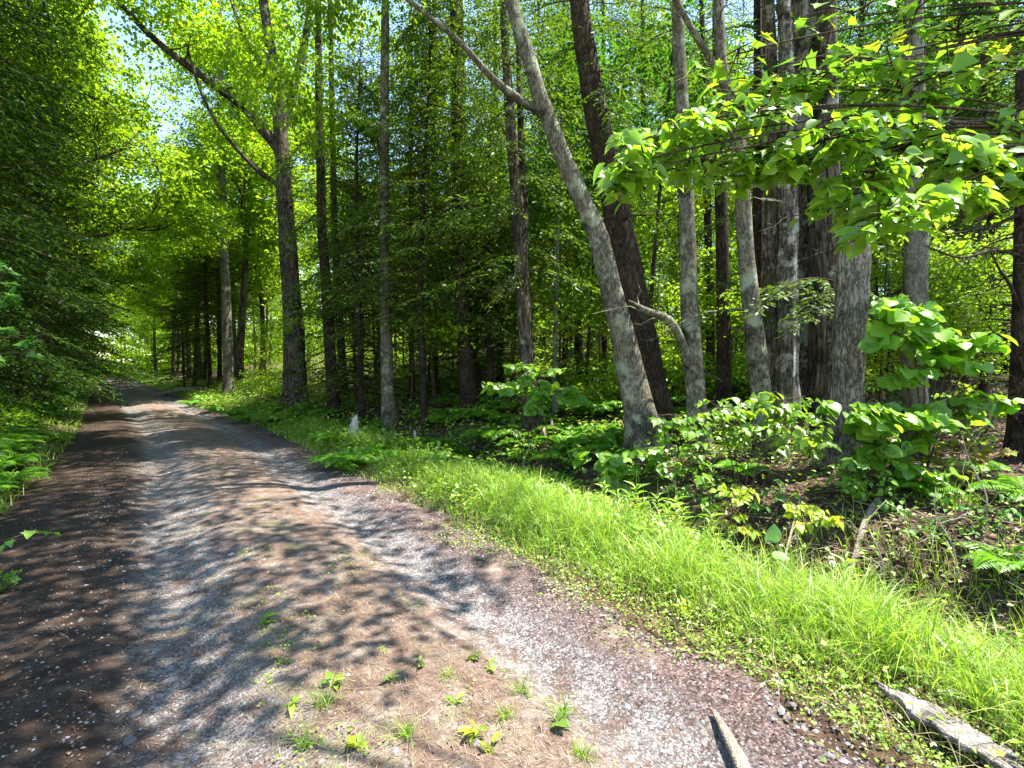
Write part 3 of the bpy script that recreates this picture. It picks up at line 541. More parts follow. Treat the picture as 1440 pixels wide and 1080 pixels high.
hero('hemlock_tree', 'taller dark trunk of the close pair left of the umbrella shaped shrub', [(660, 578, 24), (655, 500, 21), (648, 420, 19), (644, 250, 17), (639, 0, 14), (636, -160, 9)], 11.3, 'barkdark', [(CM[1], (-.15, 0, 0), .9, .4)], twigs=18, seed=8)
hero('hemlock_tree', 'thinner dark trunk of the close pair left of the umbrella shaped shrub', [(671, 540, 14), (666, 470, 13), (657, 380, 12), (651, 220, 11), (647, 0, 8)], 13.6, 'barkdark', [(CM[0], (-.2, 0, .5), .9, 3.4)], twigs=16, seed=9)
hero('hemlock_tree', 'very thin straight dark trunk between the dark pair and the stubby foot', [(704, 530, 10), (702, 400, 9), (698, 200, 8), (695, -50, 5)], 15.5, 'barkdark', [(CM[2], (-.1, 0, 1.2), .95, 5)], twigs=20, seed=10)
hero('hemlock_tree', 'dark forked trunk rising behind the umbrella shaped shrub', [(752, 622, 26), (746, 560, 22), (740, 480, 21), (735, 400, 20), (728, 290, 18), (718, 180, 15), (710, 50, 12), (702, -120, 8)], 9, 'barkmaple', [(CM[2], (-.3, 0, .8), .85, .9)],
     [[(736, 390, 13), (738, 300, 12, .2), (733, 200, 10, .4), (729, 80, 8, .5), (724, -80, 5, .6)]], twigs=22, seed=11, limb_name='fork')
hero('maple_tree', 'pale barked trunk leaning left, front one of the leaning pair', [(913, 668, 50), (899, 580, 40), (868, 440, 32), (843, 335, 28), (817, 278, 26), (788, 212, 24), (764, 152, 22), (740, 72, 19), (718, 0, 17), (695, -120, 12)], 7.0, 'barkpale', (),
     [[(764, 160, 13), (725, 137, 12, -.1), (692, 112, 10, -.2), (650, 60, 8, -.3), (602, 22, 6, -.4), (555, -15, 4, -.5)]], seed=12, sides=26, rough=.1)
hero('hemlock_tree', 'thick dark trunk just behind the pale leaning trunk', [(930, 648, 56), (913, 540, 47), (887, 400, 42), (862, 270, 38), (838, 150, 33), (820, 50, 28), (804, -90, 22)], 7.7, 'barkdark', (), twigs=10, seed=13, sides=26)
hero('hemlock_tree', 'thin dark trunk left of the leaning pair, left one of two', [(793, 560, 8), (797, 430, 7), (796, 250, 6), (793, 0, 4)], 16, 'barkdark', [(CM[0], (0, 0, 2), .8, 1.1)], [[(798, 500, 6), (787, 440, 5), (776, 405, 4), (770, 380, 2)]], twigs=14, seed=14)
hero('hemlock_tree', 'dark trunk left of the leaning pair, right one of two', [(820, 565, 14), (814, 500, 12), (812, 380, 11), (808, 200, 9), (804, -50, 6)], 15, 'barkdark', [(CM[2], (0, 0, 2), 1, 4)], twigs=16, seed=15)
hero('maple_tree', 'greenish grey trunk with a broken limb pointing left', [(986, 700, 30), (982, 600, 26), (976, 520, 27), (970, 450, 25), (966, 300, 21), (961, 200, 19), (955, 80, 17), (947, -120, 12)], 6.8, 'barkpale', (),
     [[(981, 545, 15), (958, 478, 14, -.1), (943, 448, 12, -.2), (915, 440, 9, -.35), (884, 424, 5, -.5)]], twigs=10, seed=16, limb_name='broken_limb')
hero('maple_tree', 'lichen covered slim trunk with a bend, left of the giant old trunk', [(1080, 695, 31), (1076, 610, 26), (1067, 520, 27), (1057, 440, 24), (1047, 340, 21), (1042, 230, 20), (1030, 150, 18), (1014, 100, 16), (1010, 0, 14), (1007, -130, 10)], 6.3, 'barkpale', (),
     [[(1018, 112, 10), (1000, 85, 9), (975, 45, 8, -.1), (950, 0, 6, -.2), (930, -40, 4, -.3)]], twigs=12, seed=17)
om = hero('old_maple', 'huge old maple made of a tight clump of furrowed stems with flaking bark', [(1130, 640, 50), (1129, 540, 40), (1132, 420, 36), (1134, 280, 36), (1130, 150, 42), (1126, 60, 48), (1125, -120, 42)], 8.3, 'barkpatch', (), flute=.07, rough=.13, flare=.25, sides=80, twigs=10, seed=18)
for k, (path, yy, bk) in enumerate((([(1088, 645, 32), (1087, 560, 26), (1085, 420, 24), (1087, 280, 22), (1084, 120, 18), (1078, -80, 13)], 8.0, 'barkold'), ([(1107, 640, 32), (1107, 520, 25), (1108, 380, 24), (1110, 250, 23), (1106, 90, 19), (1100, -90, 14)], 7.75, 'barkpatch'), ([(1153, 640, 32), (1155, 520, 25), (1153, 380, 26), (1152, 260, 25), (1158, 90, 20), (1166, -90, 15)], 7.9, 'barkmaple'))):
    P, r = trunk_path(path, yy); m2 = MB(); tube(m2, P-np.array(om.location), r, 48, .2, .14, .07, seed=40+k); link('trunk', m2.mesh('trunk', M[bk]), om)
hero('hemlock_tree', 'black slim trunk squeezed between the bent lichened tree and the giant trunk', [(1062, 600, 17), (1064, 420, 15), (1066, 250, 14), (1066, 60, 11), (1064, -100, 8)], 8.6, 'barkdark', (), twigs=14, seed=19)
hero('hemlock_tree', 'dark mossy trunk between the giant trunk and the broken snag', [(1174, 650, 26), (1174, 500, 21), (1173, 350, 20), (1171, 200, 17), (1168, -80, 11)], 7.2, 'barkold', (), twigs=12, seed=20)
sn = hero('broken_snag', 'pale weathered dead snag broken off at the top', [(1190, 718, 60), (1190, 640, 46), (1191, 560, 41), (1194, 470, 39), (1199, 380, 39), (1203, 300, 36), (1205, 284, 32)], 5.7, 'barksnag', seed=21, sides=64, rough=.14, flute=.05, cat='dead tree', tipjag=.07)
mb = MB(); q0 = PX(1203, 292, 5.7)-PX(1190, 718, 5.7); bz = np.array(sn.location)
for k in range(16):
    p = PX(1203+random.uniform(-16, 16), 296, 5.7+random.uniform(-.12, .12))-bz; h = random.uniform(.05, .22); tube(mb, p+np.array([random.uniform(-.05, .04), 0, 1])*np.linspace(0, h, 4)[:, None], [.022, .016, .01, .002], 5)
link('splintered_top', mb.mesh('splinters', M['orangewood']), sn)
hero('beech_tree', 'smooth grey straight trunk standing behind the big leaved shrub', [(1281, 712, 29), (1286, 620, 27), (1288, 450, 29), (1288, 330, 28), (1286, 150, 25), (1283, -80, 19)], 5.9, 'barkgrey', (), twigs=4, seed=22)
hero('hemlock_tree', 'dark trunk with pale dead twigs at the right edge of the frame', [(1434, 708, 27), (1437, 520, 23), (1440, 350, 21), (1440, 100, 17)], 5.6, 'barkdark', (), [[(1438, 360, 5), (1400, 350, 4, -.2), (1350, 365, 3, -.4), (1300, 345, 1.5, -.6)], [(1438, 300, 5), (1390, 320, 4, -.1), (1330, 330, 2, -.3)], [(1438, 480, 5), (1400, 470, 4, -.1), (1340, 480, 2, -.2)], [(1436, 440, 5), (1418, 395, 4, -.3), (1405, 380, 3, -.4), (1392, 350, 1.5, -.5)], [(1437, 600, 4), (1410, 565, 3, -.4), (1385, 610, 2, -.5)]], twigs=60, seed=23)
for i, (px, by, w, Y, top, lb) in enumerate(((1019, 560, 20, 9.6, 1006, 'dark straight trunk midway between the broken limbed tree and the bent one'), (851, 555, 8, 14.5, 848, 'thin dark stem seen just left of the leaning pair'), (906, 520, 9, 13.5, 903, 'slim dark stem seen right behind the leaning pair'),
                                        (1000, 530, 12, 12, 985, 'leaning brown stem behind the tree with the broken limb'), (1352, 520, 12, 12, 1350, 'dark stem in the sunny clearing right of the smooth grey trunk'), (1395, 540, 10, 14, 1394, 'slim stem left of the dark edge tree'), (580, 560, 8, 14, 577, 'thin stem right of the slim pale grey trunk'), (612, 540, 9, 16, 610, 'slim dark stem between the pale grey trunk and the dark pair'))):
    hero('hemlock_tree', lb, [(px, by, w), (px-2, 400, w*.9), ((px+top)/2, 220, w*.8), (top, -60, w*.5)], Y, 'barkdark', [(CM[i % 3], (0, 0, 1.2+.3*(i % 4)), .9, i*1.3)] if i not in (0, 3) else (), twigs=16, seed=30+i)
# ------------------------------------------------------------------ hemlock boughs traced on some of the trunks
def boughs(label, specs, seed, mt='hemlock', ql=.085, dens=1.15):
    o = [x for x in SC.objects if x.get('label', '').startswith(label)][0]; base = np.array(o.location); rg = np.random.default_rng(seed)
    for x0, y0, x1, y1, Y0, dY, wd in specs:
        wood = MB(); pos = []; dr = []; nr = []; sz = []
        A = PX(x0, y0, Y0)-base; B = PX(x1, y1, Y0+dY)-base; L = np.linalg.norm(B-A); u = np.linspace(0, 1, 10); pts = A+(B-A)*u[:, None]; pts[:, 2] += .12*L*np.sin(np.pi*u); o_ = unit(B-A); s = unit(np.cross(o_, [0, 0, 1.]))
        tube(wood, pts, np.linspace(.014, .003, 10), 5, cap=False); nt = int(L/.055*dens)
        for k in range(nt):
            uu = .12+.88*(k+rg.random())/nt; p = np.array([np.interp(uu, u, pts[:, j]) for j in range(3)]); sg = 1 if k % 2 else -1; tl = wd*(1-uu)**.6*(.5+.7*rg.random())+.08; m = max(3, int(tl/.035)); v = (np.arange(m)+.5)/m*tl
            d = unit(o_*.8+s*sg*(.8+.4*rg.random())+np.array([0, 0, rg.normal(-.15, .2)])); q = p+d*v[:, None]; q[:, 2] -= .5*v**2; side = np.where(np.arange(m) % 2, 1, -1)[:, None]; perp = np.cross(d, [0, 0, 1.])
            dd = d+perp*side*.8+rg.normal(0, .2, (m, 3)); dd[:, 2] -= .2; pos.append(q); dr.append(dd); nr.append(np.array([0, -.3, 1.])+rg.normal(0, .5, (m, 3))); sz.append(np.full(m, ql)*(.7+.6*rg.random(m)))
        z = np.concatenate(sz); w = link('bough', wood.mesh('bough', M['barkdark']), o); link('needles', leaf_mesh('needles', [leaves(DIAM, np.concatenate(pos), np.concatenate(dr), np.concatenate(nr), z, z*.36)], M[mt], False), w)
boughs('dark mossy trunk', [(1172, 395, 1060, 440, 6.6, -.6, .3), (1172, 410, 1105, 470, 6.6, -.5, .28), (1175, 430, 1050, 415, 6.7, -.4, .25), (1172, 380, 1240, 430, 6.8, -.2, .25), (1172, 440, 1120, 455, 6.6, -.6, .3), (1172, 330, 1250, 360, 7, -.2, .25)], 1)
boughs('black slim trunk', [(1064, 420, 1000, 400, 8.2, -.4, .3), (1064, 300, 985, 330, 8.3, -.4, .35), (1064, 200, 980, 230, 8.3, -.6, .4), (1064, 120, 1000, 180, 8.3, -.6, .45), (1064, 40, 960, 90, 8.3, -.8, .5), (1064, 80, 1140, 140, 8.3, -.9, .5), (1066, 10, 1150, 50, 8.4, -.8, .5), (1066, 60, 1200, 90, 8.4, -.6, .6), (1066, -10, 1190, 20, 8.4, -.5, .6), (1066, -40, 1000, 20, 8.4, -.8, .6)], 2)
boughs('thick dark trunk just behind', [(845, 180, 770, 260, 7.6, .3, .5), (845, 150, 920, 230, 7.6, -.6, .5), (835, 100, 930, 140, 7.6, -.4, .55), (830, 60, 740, 120, 7.7, .3, .6), (825, 40, 910, 60, 7.7, -.7, .6), (815, 0, 720, 40, 7.7, .2, .6), (810, -20, 900, 0, 7.7, -.4, .6), (850, 240, 925, 310, 7.6, .4, .4), (840, 120, 880, 190, 7.5, -.9, .45)], 3)
boughs('taller dark trunk of the close pair', [(648, 400, 590, 440, 11.2, -.6, .5), (648, 330, 700, 390, 11.2, -.8, .6), (646, 290, 570, 350, 11.2, -.7, .7), (645, 240, 720, 300, 11.2, -.8, .7), (644, 190, 560, 250, 11.2, -.8, .8), (643, 150, 730, 210, 11.2, -1, .8), (642, 90, 550, 150, 11.2, -.6, .9), (641, 40, 735, 110, 11.2, -1, .9), (640, 0, 560, 60, 11.2, -1, .9), (646, 250, 640, 320, 11, -1.6, .6)], 4, ql=.1)
boughs('dark trunk right of the forked maple', [(458, 420, 510, 460, 12.4, -.6, .5), (456, 380, 410, 430, 12.4, -.9, .5), (455, 340, 520, 390, 12.4, -.9, .6), (453, 300, 400, 350, 12.4, -1, .7), (452, 250, 530, 310, 12.4, -1, .8), (450, 190, 385, 260, 12.4, -1.2, .8), (449, 150, 540, 220, 12.4, -1, .8), (448, 90, 530, 150, 12.4, -1.2, .9)], 5, ql=.1)
boughs('dark forked trunk', [(735, 380, 690, 430, 8.9, -.5, .4), (733, 340, 800, 400, 8.9, .4, .45), (728, 280, 670, 340, 8.9, -.5, .5), (724, 230, 790, 300, 8.9, .3, .5), (716, 160, 640, 220, 8.9, -.5, .55), (712, 90, 790, 130, 8.9, .4, .6), (708, 40, 630, 100, 8.9, -.4, .6)], 6)
boughs('dark trunk with pale dead twigs', [(1438, 330, 1340, 380, 5.7, .5, .3), (1438, 400, 1350, 430, 5.7, .6, .3), (1440, 260, 1330, 300, 5.8, .6, .35), (1440, 180, 1320, 230, 5.8, .7, .4), (1440, 100, 1330, 120, 5.8, .6, .4), (1440, 30, 1300, 60, 5.8, .8, .5)], 7)
boughs('slim pale grey trunk standing', [(541, 420, 590, 450, 10.9, -.5, .4), (540, 380, 490, 430, 10.9, -.5, .45), (540, 330, 600, 380, 10.9, -.6, .5), (540, 270, 480, 330, 10.9, -.6, .6), (540, 200, 610, 260, 10.9, -.6, .6)], 8, ql=.1)
boughs('greenish grey trunk with a broken', [(965, 300, 905, 345, 6.9, .4, .3), (962, 220, 1020, 280, 6.9, .5, .35), (960, 180, 890, 240, 6.9, .5, .4), (956, 100, 1030, 150, 6.9, .6, .4), (952, 40, 880, 90, 6.9, .5, .45)], 9)
# ------------------------------------------------------------------ rows and woods
def free(p, used, dmin): return all((p[0]-q[0])**2+(p[1]-q[1])**2 > dmin*dmin for q in used)
used = [(o.location.x, o.location.y) for o in SC.objects if o.type == 'EMPTY']
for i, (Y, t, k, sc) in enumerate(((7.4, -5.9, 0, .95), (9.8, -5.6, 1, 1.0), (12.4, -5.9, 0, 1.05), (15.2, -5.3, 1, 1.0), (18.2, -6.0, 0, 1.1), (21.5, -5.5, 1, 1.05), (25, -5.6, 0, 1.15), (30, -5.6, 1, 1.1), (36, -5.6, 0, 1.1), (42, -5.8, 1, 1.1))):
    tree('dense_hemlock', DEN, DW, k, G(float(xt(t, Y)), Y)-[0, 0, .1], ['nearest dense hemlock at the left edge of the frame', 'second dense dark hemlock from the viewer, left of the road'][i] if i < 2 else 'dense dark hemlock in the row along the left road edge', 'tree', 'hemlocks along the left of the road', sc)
for i in range(26):
    Y = 9+55*random.random()**1.2; t = -8.5-14*random.random(); p = G(float(xt(t, Y)), Y)
    if free(p, used, 2.6) and abs(p[0]) < 1.3*Y: used.append(p); tree('dense_hemlock', DEN, DW, i % 2, p-[0, 0, .1], 'dark hemlock in the wood behind the left roadside row', 'tree', 'hemlocks left of the road', .9+.35*random.random())
for i, (Y, t) in enumerate(((27.2, 1.5), (28.4, 2.2), (29.6, 1.4), (31.5, 1.7), (33, 2.4))):
    p = G(float(xt(t, Y)), Y); used.append(p); tree('hemlock_tree', CON, CW, i % 3, p-[0, 0, .1], 'dark trunked hemlock in the cluster where the road narrows on the right', 'tree', 'hemlock cluster right of the far road', .8+.25*random.random())
for i, (Y, t) in enumerate(((22, -4.9), (27.5, -5.0), (33, -4.8), (39, -5.0), (25.5, 2.6), (30.5, 3.0), (35.5, 2.4), (41, 2.6), (17, -6.8), (14.6, -4.6), (18.5, -4.6), (44, 2.2), (50, 3), (57, 2.0), (66, 2.5), (48, -5.4), (56, -5.2), (64, -5.5), (76, -1), (82, -5), (84, 3), (74, 5), (90, -2), (38, 5), (34, 5.5), (27, 5), (78, -8), (95, 2), (60, 7))):
    p = G(float(xt(t, Y)), Y); used.append(p); tree('leafy_tree', BRD, BW, i % 3, p-[0, 0, .1], 'sunlit leafy tree far down the road beside the lane', 'tree', 'leafy trees at the far end of the road', 1.0+.35*random.random())
n = 0
for i in range(900):
    Y = 10+58*random.random()**1.15; t = 3.2+46*random.random()**1.1; p = G(float(xt(t, Y)), Y)
    if abs(p[0]) > 1.12*Y+1 or not free(p, used, 3.3+.02*Y) or (2 < p[0] < 9 and Y < 12.5) or (.08 < p[0]/p[1] and 12 < Y < 27 and random.random() < .55) or (-7.5 < p[0] < -.5 and 15 < Y < 23) or (-.38 < p[0]/Y < .12 and 12 < Y < 30 and random.random() < .6) or (9 < t < 28 and Y > 11 and random.random() < .94) or (t < 8 and Y > 24 and random.random() < .6): continue
    used.append(p); n += 1
    if n > 66: break
    if random.random() < .82: tree('hemlock_tree', CON, CW, n % 3, p-[0, 0, .1], 'slim conifer deep in the woods behind the roadside trunks', 'tree', 'conifers deep in the woods', .8+.4*random.random())
    else: tree('leafy_tree', BRD, BW, n % 3, p-[0, 0, .1], 'leafy tree deep in the woods behind the roadside trunks', 'tree', 'leafy trees deep in the woods', .75+.4*random.random())
for i, (px, Y, k, sc) in enumerate(((510, 12.5, 0, 1), (600, 14.5, 0, .8), (690, 13.2, 1, 1), (500, 14.6, 1, .9), (870, 16, 1, .7), (260, 27, 1, 1.2), (1240, 12, 0, .9), (1330, 10.5, 1, .8), (1410, 10.5, 0, .9), (650, 19, 0, 1.4), (740, 20, 1, 1.4))):
    tree('young_hemlock', YNG, YW, k, GX(px, Y)-[0, 0, .05], 'young green hemlock growing between the trunks', 'tree', 'young hemlocks in the understory', sc)
for i, (px, Y, sc) in enumerate(((505, 11.6, .62), (598, 10.6, .6), (690, 11.6, .6), (1110, 11.6, .7), (1385, 9.2, .55))):
    tree('hemlock_tree', CON, CW, i % 3, GX(px, Y)-[0, 0, .1], 'half grown hemlock with low green boughs among the taller trunks', 'tree', 'half grown hemlocks', sc)
for i, (px, Y, sc) in enumerate(((575, 12.6, .8), (615, 13.5, 1.2), (690, 12.4, 1.1), (725, 14.5, 1.3), (530, 15.5, 1.4), (640, 16.5, 1.5), (780, 13.2, 1.1), (850, 12.2, 1.), (950, 11.6, 1.05), (1030, 10.4, .8), (1250, 8.8, .75), (1330, 7.9, .6), (1400, 7.4, .6), (700, 19, 1.5), (480, 18.5, 1.5))):
    tree('leafy_sapling', SAP, SW, i % 2, GX(px, Y)-[0, 0, .05], 'leafy young tree filling a gap between the roadside trunks', 'sapling', 'young leafy trees between the trunks', sc)
for i in range(40):
    px = random.choice([random.uniform(330, 760), random.uniform(780, 1440), random.uniform(780, 1440)]); Y = random.uniform(13, 30)
    if tc(*GX(px, Y)[:2]) < 3.4: continue
    tree('leafy_sapling', SAP, SW, i % 2, GX(px, Y)-[0, 0, .05], 'bright leafy sapling in the sunlit understory', 'sapling', 'saplings in the understory', random.uniform(.5, 1.))
for i, (px, Y, sc) in enumerate(((1205, 15.5, 1.05), (1262, 18, 1.15), (1150, 19, 1.2), (1310, 16.5, 1.0), (1390, 20, 1.1), (860, 24, 1.3), (915, 27, 1.35), (990, 23, 1.3), (1050, 26, 1.35), (800, 28, 1.4), (1340, 25, 1.3), (1100, 30, 1.45), (950, 33, 1.5), (760, 24, 1.25), (1230, 27, 1.35))):
    p = GX(px, Y); tree('hemlock_tree', CON, CW, i % 3, p-[0, 0, .1], 'tall conifer in the clearing far behind the leaning pair and old maple', 'tree', 'tall conifers behind the old maple', sc)
SLW = broadleaf(61, 9, 3.6, 1.3, .045, 4, 5, .1, .2, 1, 'shade'), broadleaf(62, 8, 2.8, 1.2, .04, 4, 5, .1, .2, 1, 'shade')
SLM = [SLW[0][0].mesh('trunk', M['barkdark']), SLW[1][0].mesh('trunk', M['barkgrey'])]
n = 0
for i in range(200):
    px = random.choice((random.uniform(480, 800), random.uniform(780, 1440))); Y = random.uniform(9.5, 22); p = GX(px, Y)
    if tc(p[0], p[1]) < 3.2 or not free(p, used, 1.1): continue
    used.append(p); n += 1
    if n > 34: break
    e = tree('slender_tree', SLW, SLM, i % 2, p-[0, 0, .05], 'thin pole-like young tree standing in the understory', 'tree', 'slender young trees in the woods', random.uniform(.8, 1.25)); e.rotation_euler.x = random.uniform(-.07, .07); e.rotation_euler.y = random.uniform(-.07, .07)
# unseen leaf blobs added above the frame to shade the road, parented to trunks
def shade_cloud(seed, blobs, per, size, m, base):
    rg = np.random.default_rng(seed); C = []
    for x, y, z, rx, ry, rz, n in blobs: C.append(np.array([x, y, z])+rand_unit(n, rg)*(rg.random((n, 1))**.4)*[rx, ry, rz])
    C = np.concatenate(C)-base; return leaf_mesh('leafy_crown', [sprays(rg, C, per, size, FOLD, .3)], M[m])
for o in list(SC.objects):
    if o.get('label', '').startswith('pale barked trunk'):
        link('crown', shade_cloud(71, [(1.48, 3.98, 8.6, 1.8, 1.6, 1, 120), (2.6, 5.27, 9.6, 1.7, 1.7, 1.1, 80), (0, 4.52, 8.8, 1.7, 1.8, 1, 150), (-0.6, 6.43, 10.4, 2, 2, 1.1, 190), (-1.43, 4.73, 9.4, 1.6, 1.6, 1, 130), (1.2, 2.86, 8, 1.2, 1.2, 0.7, 55), (0.84, 7.29, 11.5, 1.8, 1.8, 1, 120)], 12, .12, 'maple', np.array(o.location)), o)
for o in list(SC.objects):
    if o.get('label', '').startswith('slim pale grey trunk standing'): link('crown', shade_cloud(72, [(-6.97, 10.54, 13, 2.4, 2.2, 1.3, 190), (-4.85, 8.82, 12.4, 2.2, 2, 1.2, 180), (-3.17, 7.42, 11.4, 1.7, 1.8, 1, 150), (-1.82, 9.16, 12.6, 1.8, 1.8, 1, 130)], 12, .13, 'maple', np.array(o.location)), o)  # more unseen leaves added for road shade, well away from this trunk
# undergrowth mass
def build_under():
    rg = np.random.default_rng(99); P = []
    for n, y0, y1, t0, t1, hm in ((5200, 12, 45, 5, 40, 1.2), (5200, 11, 50, 9, 27, 2.0), (1400, 10, 24, 5, 10, .9), (900, 55, 112, -14, -4.2, 2.5), (900, 64, 112, 1, 12, 2.5), (500, 92, 112, -5, 2, 2.5), (1500, 10, 20, 4, 14, .6), (900, 14, 30, 1.5, 5, .8), (900, 20, 60, -9, -4.6, .9), (700, 8, 22, -8, -4.4, .5)):
        q = scatter(n, y0, y1, t0, t1, 1.1); q = q[fbm(q[:, 0]*.35, q[:, 1]*.35, 2) > -.12]; q[:, 2] += hm*rg.random(len(q))**1.3; P.append(q)
    P = np.concatenate(P); tag(link('undergrowth', leaf_mesh('undergrowth', [sprays(rg, P, 14, .1, FOLD, .38)], M['under'])), 'bright yellow green undergrowth spread through the sunlit woods', 'undergrowth', kind='stuff')
    C = []
    for i in range(9500):
        a = rg.uniform(-1.0, 1.0); d = rg.uniform(72, 115); x = math.sin(a)*d*1.1; y = math.cos(a)*d; z = float(zg(x, y))+rg.random()**1.6*rg.uniform(9, 17); C.append((x, y, z))
    for i in range(3600):
        a = rg.uniform(-1.0, .1); d = rg.uniform(62, 120); x = math.sin(a)*d*1.1; y = math.cos(a)*d; C.append((x, y, float(zg(x, y))+rg.uniform(.3, 5.5)))
    C = np.array(C); k = (np.abs(tc(C[:, 0], C[:, 1])+1.8) > 3.0) | (C[:, 1] > 68); C = C[k]
    tag(link('distant_woods', leaf_mesh('distant_woods', [sprays(rg, C, 26, .36, FOLD, 1.1)], M['maple'])), 'far sunlit woods closing the view behind the trees', 'woods', kind='stuff')
build_under()
# ------------------------------------------------------------------ shrubs and branches with large leaves
def shrub(name, label, base, clusters, Y, mt, size, tmpl, cat='shrub', group=None, asp=.8, per=5, spread=.16, stem_r=.008, seed=1, stems_from=None, tilt=.42, fwd=(0, -.35, 0), nrm0=(0, -.5, .9)):
    rg = np.random.default_rng(seed); e = empty(name, base, label, cat, group); mb = MB(); parts = []; base = np.asarray(base, float)
    for px, py, rx, ry, n, dY in clusters:
        dY = dY*Y/3 if Y < 3 else dY; c = PX(px, py, Y+dY); k = (Y+dY)/F; src = base if stems_from is None else np.asarray(stems_from, float)
        mid = src*.5+c*.5+[0, 0, .12*np.linalg.norm(c-src)]; u = np.linspace(0, 1, 9)[:, None]; q = (1-u)**2*src+2*u*(1-u)*mid+u**2*c
        tube(mb, q-base, np.linspace(stem_r, .003, 9), 5)
        tips = c+(rg.random((n, 3))*2-1)*[rx*k, .22 if Y > 3 else .12, ry*k]
        for tp in tips:
            q = c+(tp-c)*np.linspace(0, 1, 4)[:, None]+[0, 0, .02]; tube(mb, q-base, np.linspace(.004, .002, 4), 4)
            th = rg.random()*6.28; d = np.array([math.cos(th), math.sin(th)*.8, -.1])+np.asarray(fwd); m = per; s = np.cross(unit(d), [0, 0, 1.]); sg = np.where(np.arange(m) % 2, 1, -1)[:, None]
            off = (np.arange(m)//2+1)/(m/2)*spread; P = tp-base+unit(d)*(off-spread*.5)[:, None]+rg.normal(0, .012, (m, 3))
            tube(mb, tp-base+unit(d)*np.linspace(-.5*spread, .5*spread, 3)[:, None], [.0025, .002, .0015], 4)
            D = unit(d)*.55+s*sg+rg.normal(0, .22, (m, 3)); D[:, 2] -= .4; l = size*(.5+.8*rg.random(m))
            parts.append(leaves(tmpl, P, D, np.array(nrm0)+rg.normal(0, tilt, (m, 3)), l, l*asp*(.85+.3*rg.random(m))))
    link('stem', mb.mesh('stem', M['stem']), e); link('foliage', leaf_mesh('foliage', parts, M[mt]), e); return e
shrub('broadleaf_shrub', 'umbrella shaped shrub with large round leaves by the dark forked trunk', GX(745, 7.9), [(700, 543, 22, 6, 10, 0), (740, 545, 30, 12, 18, 0), (785, 552, 30, 8, 12, 0), (755, 520, 45, 10, 10, .3), (815, 562, 12, 4, 4, -.1), (760, 572, 14, 4, 5, -.2)], 7.7, 'hobble', .125, ROUNDL, per=5, seed=2, asp=.95)
shrub('broadleaf_shrub', 'low round leaved shrub at the foot of the leaning pair', GX(880, 6.3), [(845, 645, 25, 18, 10, 0), (880, 655, 20, 16, 9, 0), (905, 635, 14, 10, 5, 0), (862, 672, 14, 10, 5, -.2), (930, 650, 16, 12, 6, 0)], 6.3, 'hobble', .125, ROUNDL, seed=3, asp=.95)
shrub('broadleaf_shrub', 'low shrub with oval leaves between the leaning pair and broken limbed tree', GX(965, 5.9), [(950, 615, 25, 14, 10, 0), (975, 640, 20, 20, 9, 0), (940, 585, 20, 8, 7, 0), (985, 672, 9, 8, 4, -.2), (1000, 600, 20, 14, 6, 0), (935, 660, 12, 14, 5, 0)], 5.8, 'hobble', .1, OVAL, seed=4)
shrub('broadleaf_shrub', 'spreading shrub with pale yellow green leaves before the bent lichened tree', GX(1045, 5.0), [(1010, 575, 35, 10, 12, 0), (1060, 580, 35, 18, 15, 0), (1100, 565, 35, 14, 14, 0), (1080, 610, 40, 16, 15, -.1), (1130, 600, 30, 16, 12, 0), (1030, 610, 20, 10, 6, 0), (1150, 625, 20, 12, 6, 0)], 5.0, 'over', .095, OVAL, seed=5)
shrub('broadleaf_shrub', 'large round leaved shrub across the foot of the snag and smooth trunk', GX(1235, 4.9), [(1200, 580, 25, 18, 11, 0), (1240, 590, 32, 20, 15, 0), (1290, 600, 30, 20, 14, 0), (1255, 635, 30, 22, 14, -.1), (1310, 585, 30, 15, 10, .1), (1345, 575, 30, 14, 10, .1), (1215, 625, 20, 20, 8, 0), (1285, 655, 16, 16, 6, -.1), (1375, 560, 16, 10, 5, .1)], 4.8, 'hobble', .125, ROUNDL, seed=6, asp=.98)
shrub('broadleaf_shrub', 'upper round leaved shrub in front of the smooth grey trunk', GX(1300, 5.25), [(1280, 430, 30, 14, 10, 0), (1260, 470, 25, 14, 10, 0), (1300, 460, 25, 18, 12, 0), (1340, 480, 25, 12, 10, 0), (1370, 488, 16, 10, 5, -.1), (1320, 505, 25, 12, 8, 0), (1275, 520, 20, 20, 8, 0), (1250, 440, 20, 12, 6, 0)], 5.1, 'hobble', .135, ROUNDL, seed=7, asp=.98, stem_r=.012)
shrub('small_shrub', 'small leaved low shrub at the foot of the broken snag', GX(1215, 4.75), [(1200, 680, 25, 14, 18, 0), (1235, 690, 25, 14, 16, 0), (1225, 665, 30, 10, 14, 0), (1185, 660, 12, 12, 6, 0)], 4.7, 'hobble', .055, OVAL, seed=8, spread=.1)
shrub('maple_sapling', 'maple sapling with olive and reddish leaves under the brush', GX(1345, 4.9), [(1330, 660, 20, 12, 8, 0), (1360, 670, 24, 14, 9, 0), (1375, 640, 22, 14, 7, .1), (1320, 690, 14, 8, 4, 0), (1385, 690, 12, 8, 4, 0), (1350, 630, 25, 10, 6, .1)], 4.8, 'redmaple', .085, MAPLE, cat='sapling', seed=9, asp=.95)
shrub('yellow_sapling', 'yellow leaved seedling standing above the grass by the snag', GX(1143, 4.15), [(1125, 712, 12, 6, 4, 0), (1150, 725, 14, 8, 5, 0), (1135, 735, 12, 6, 3, 0)], 4.1, 'yellow', .075, OVAL, cat='sapling', seed=10)
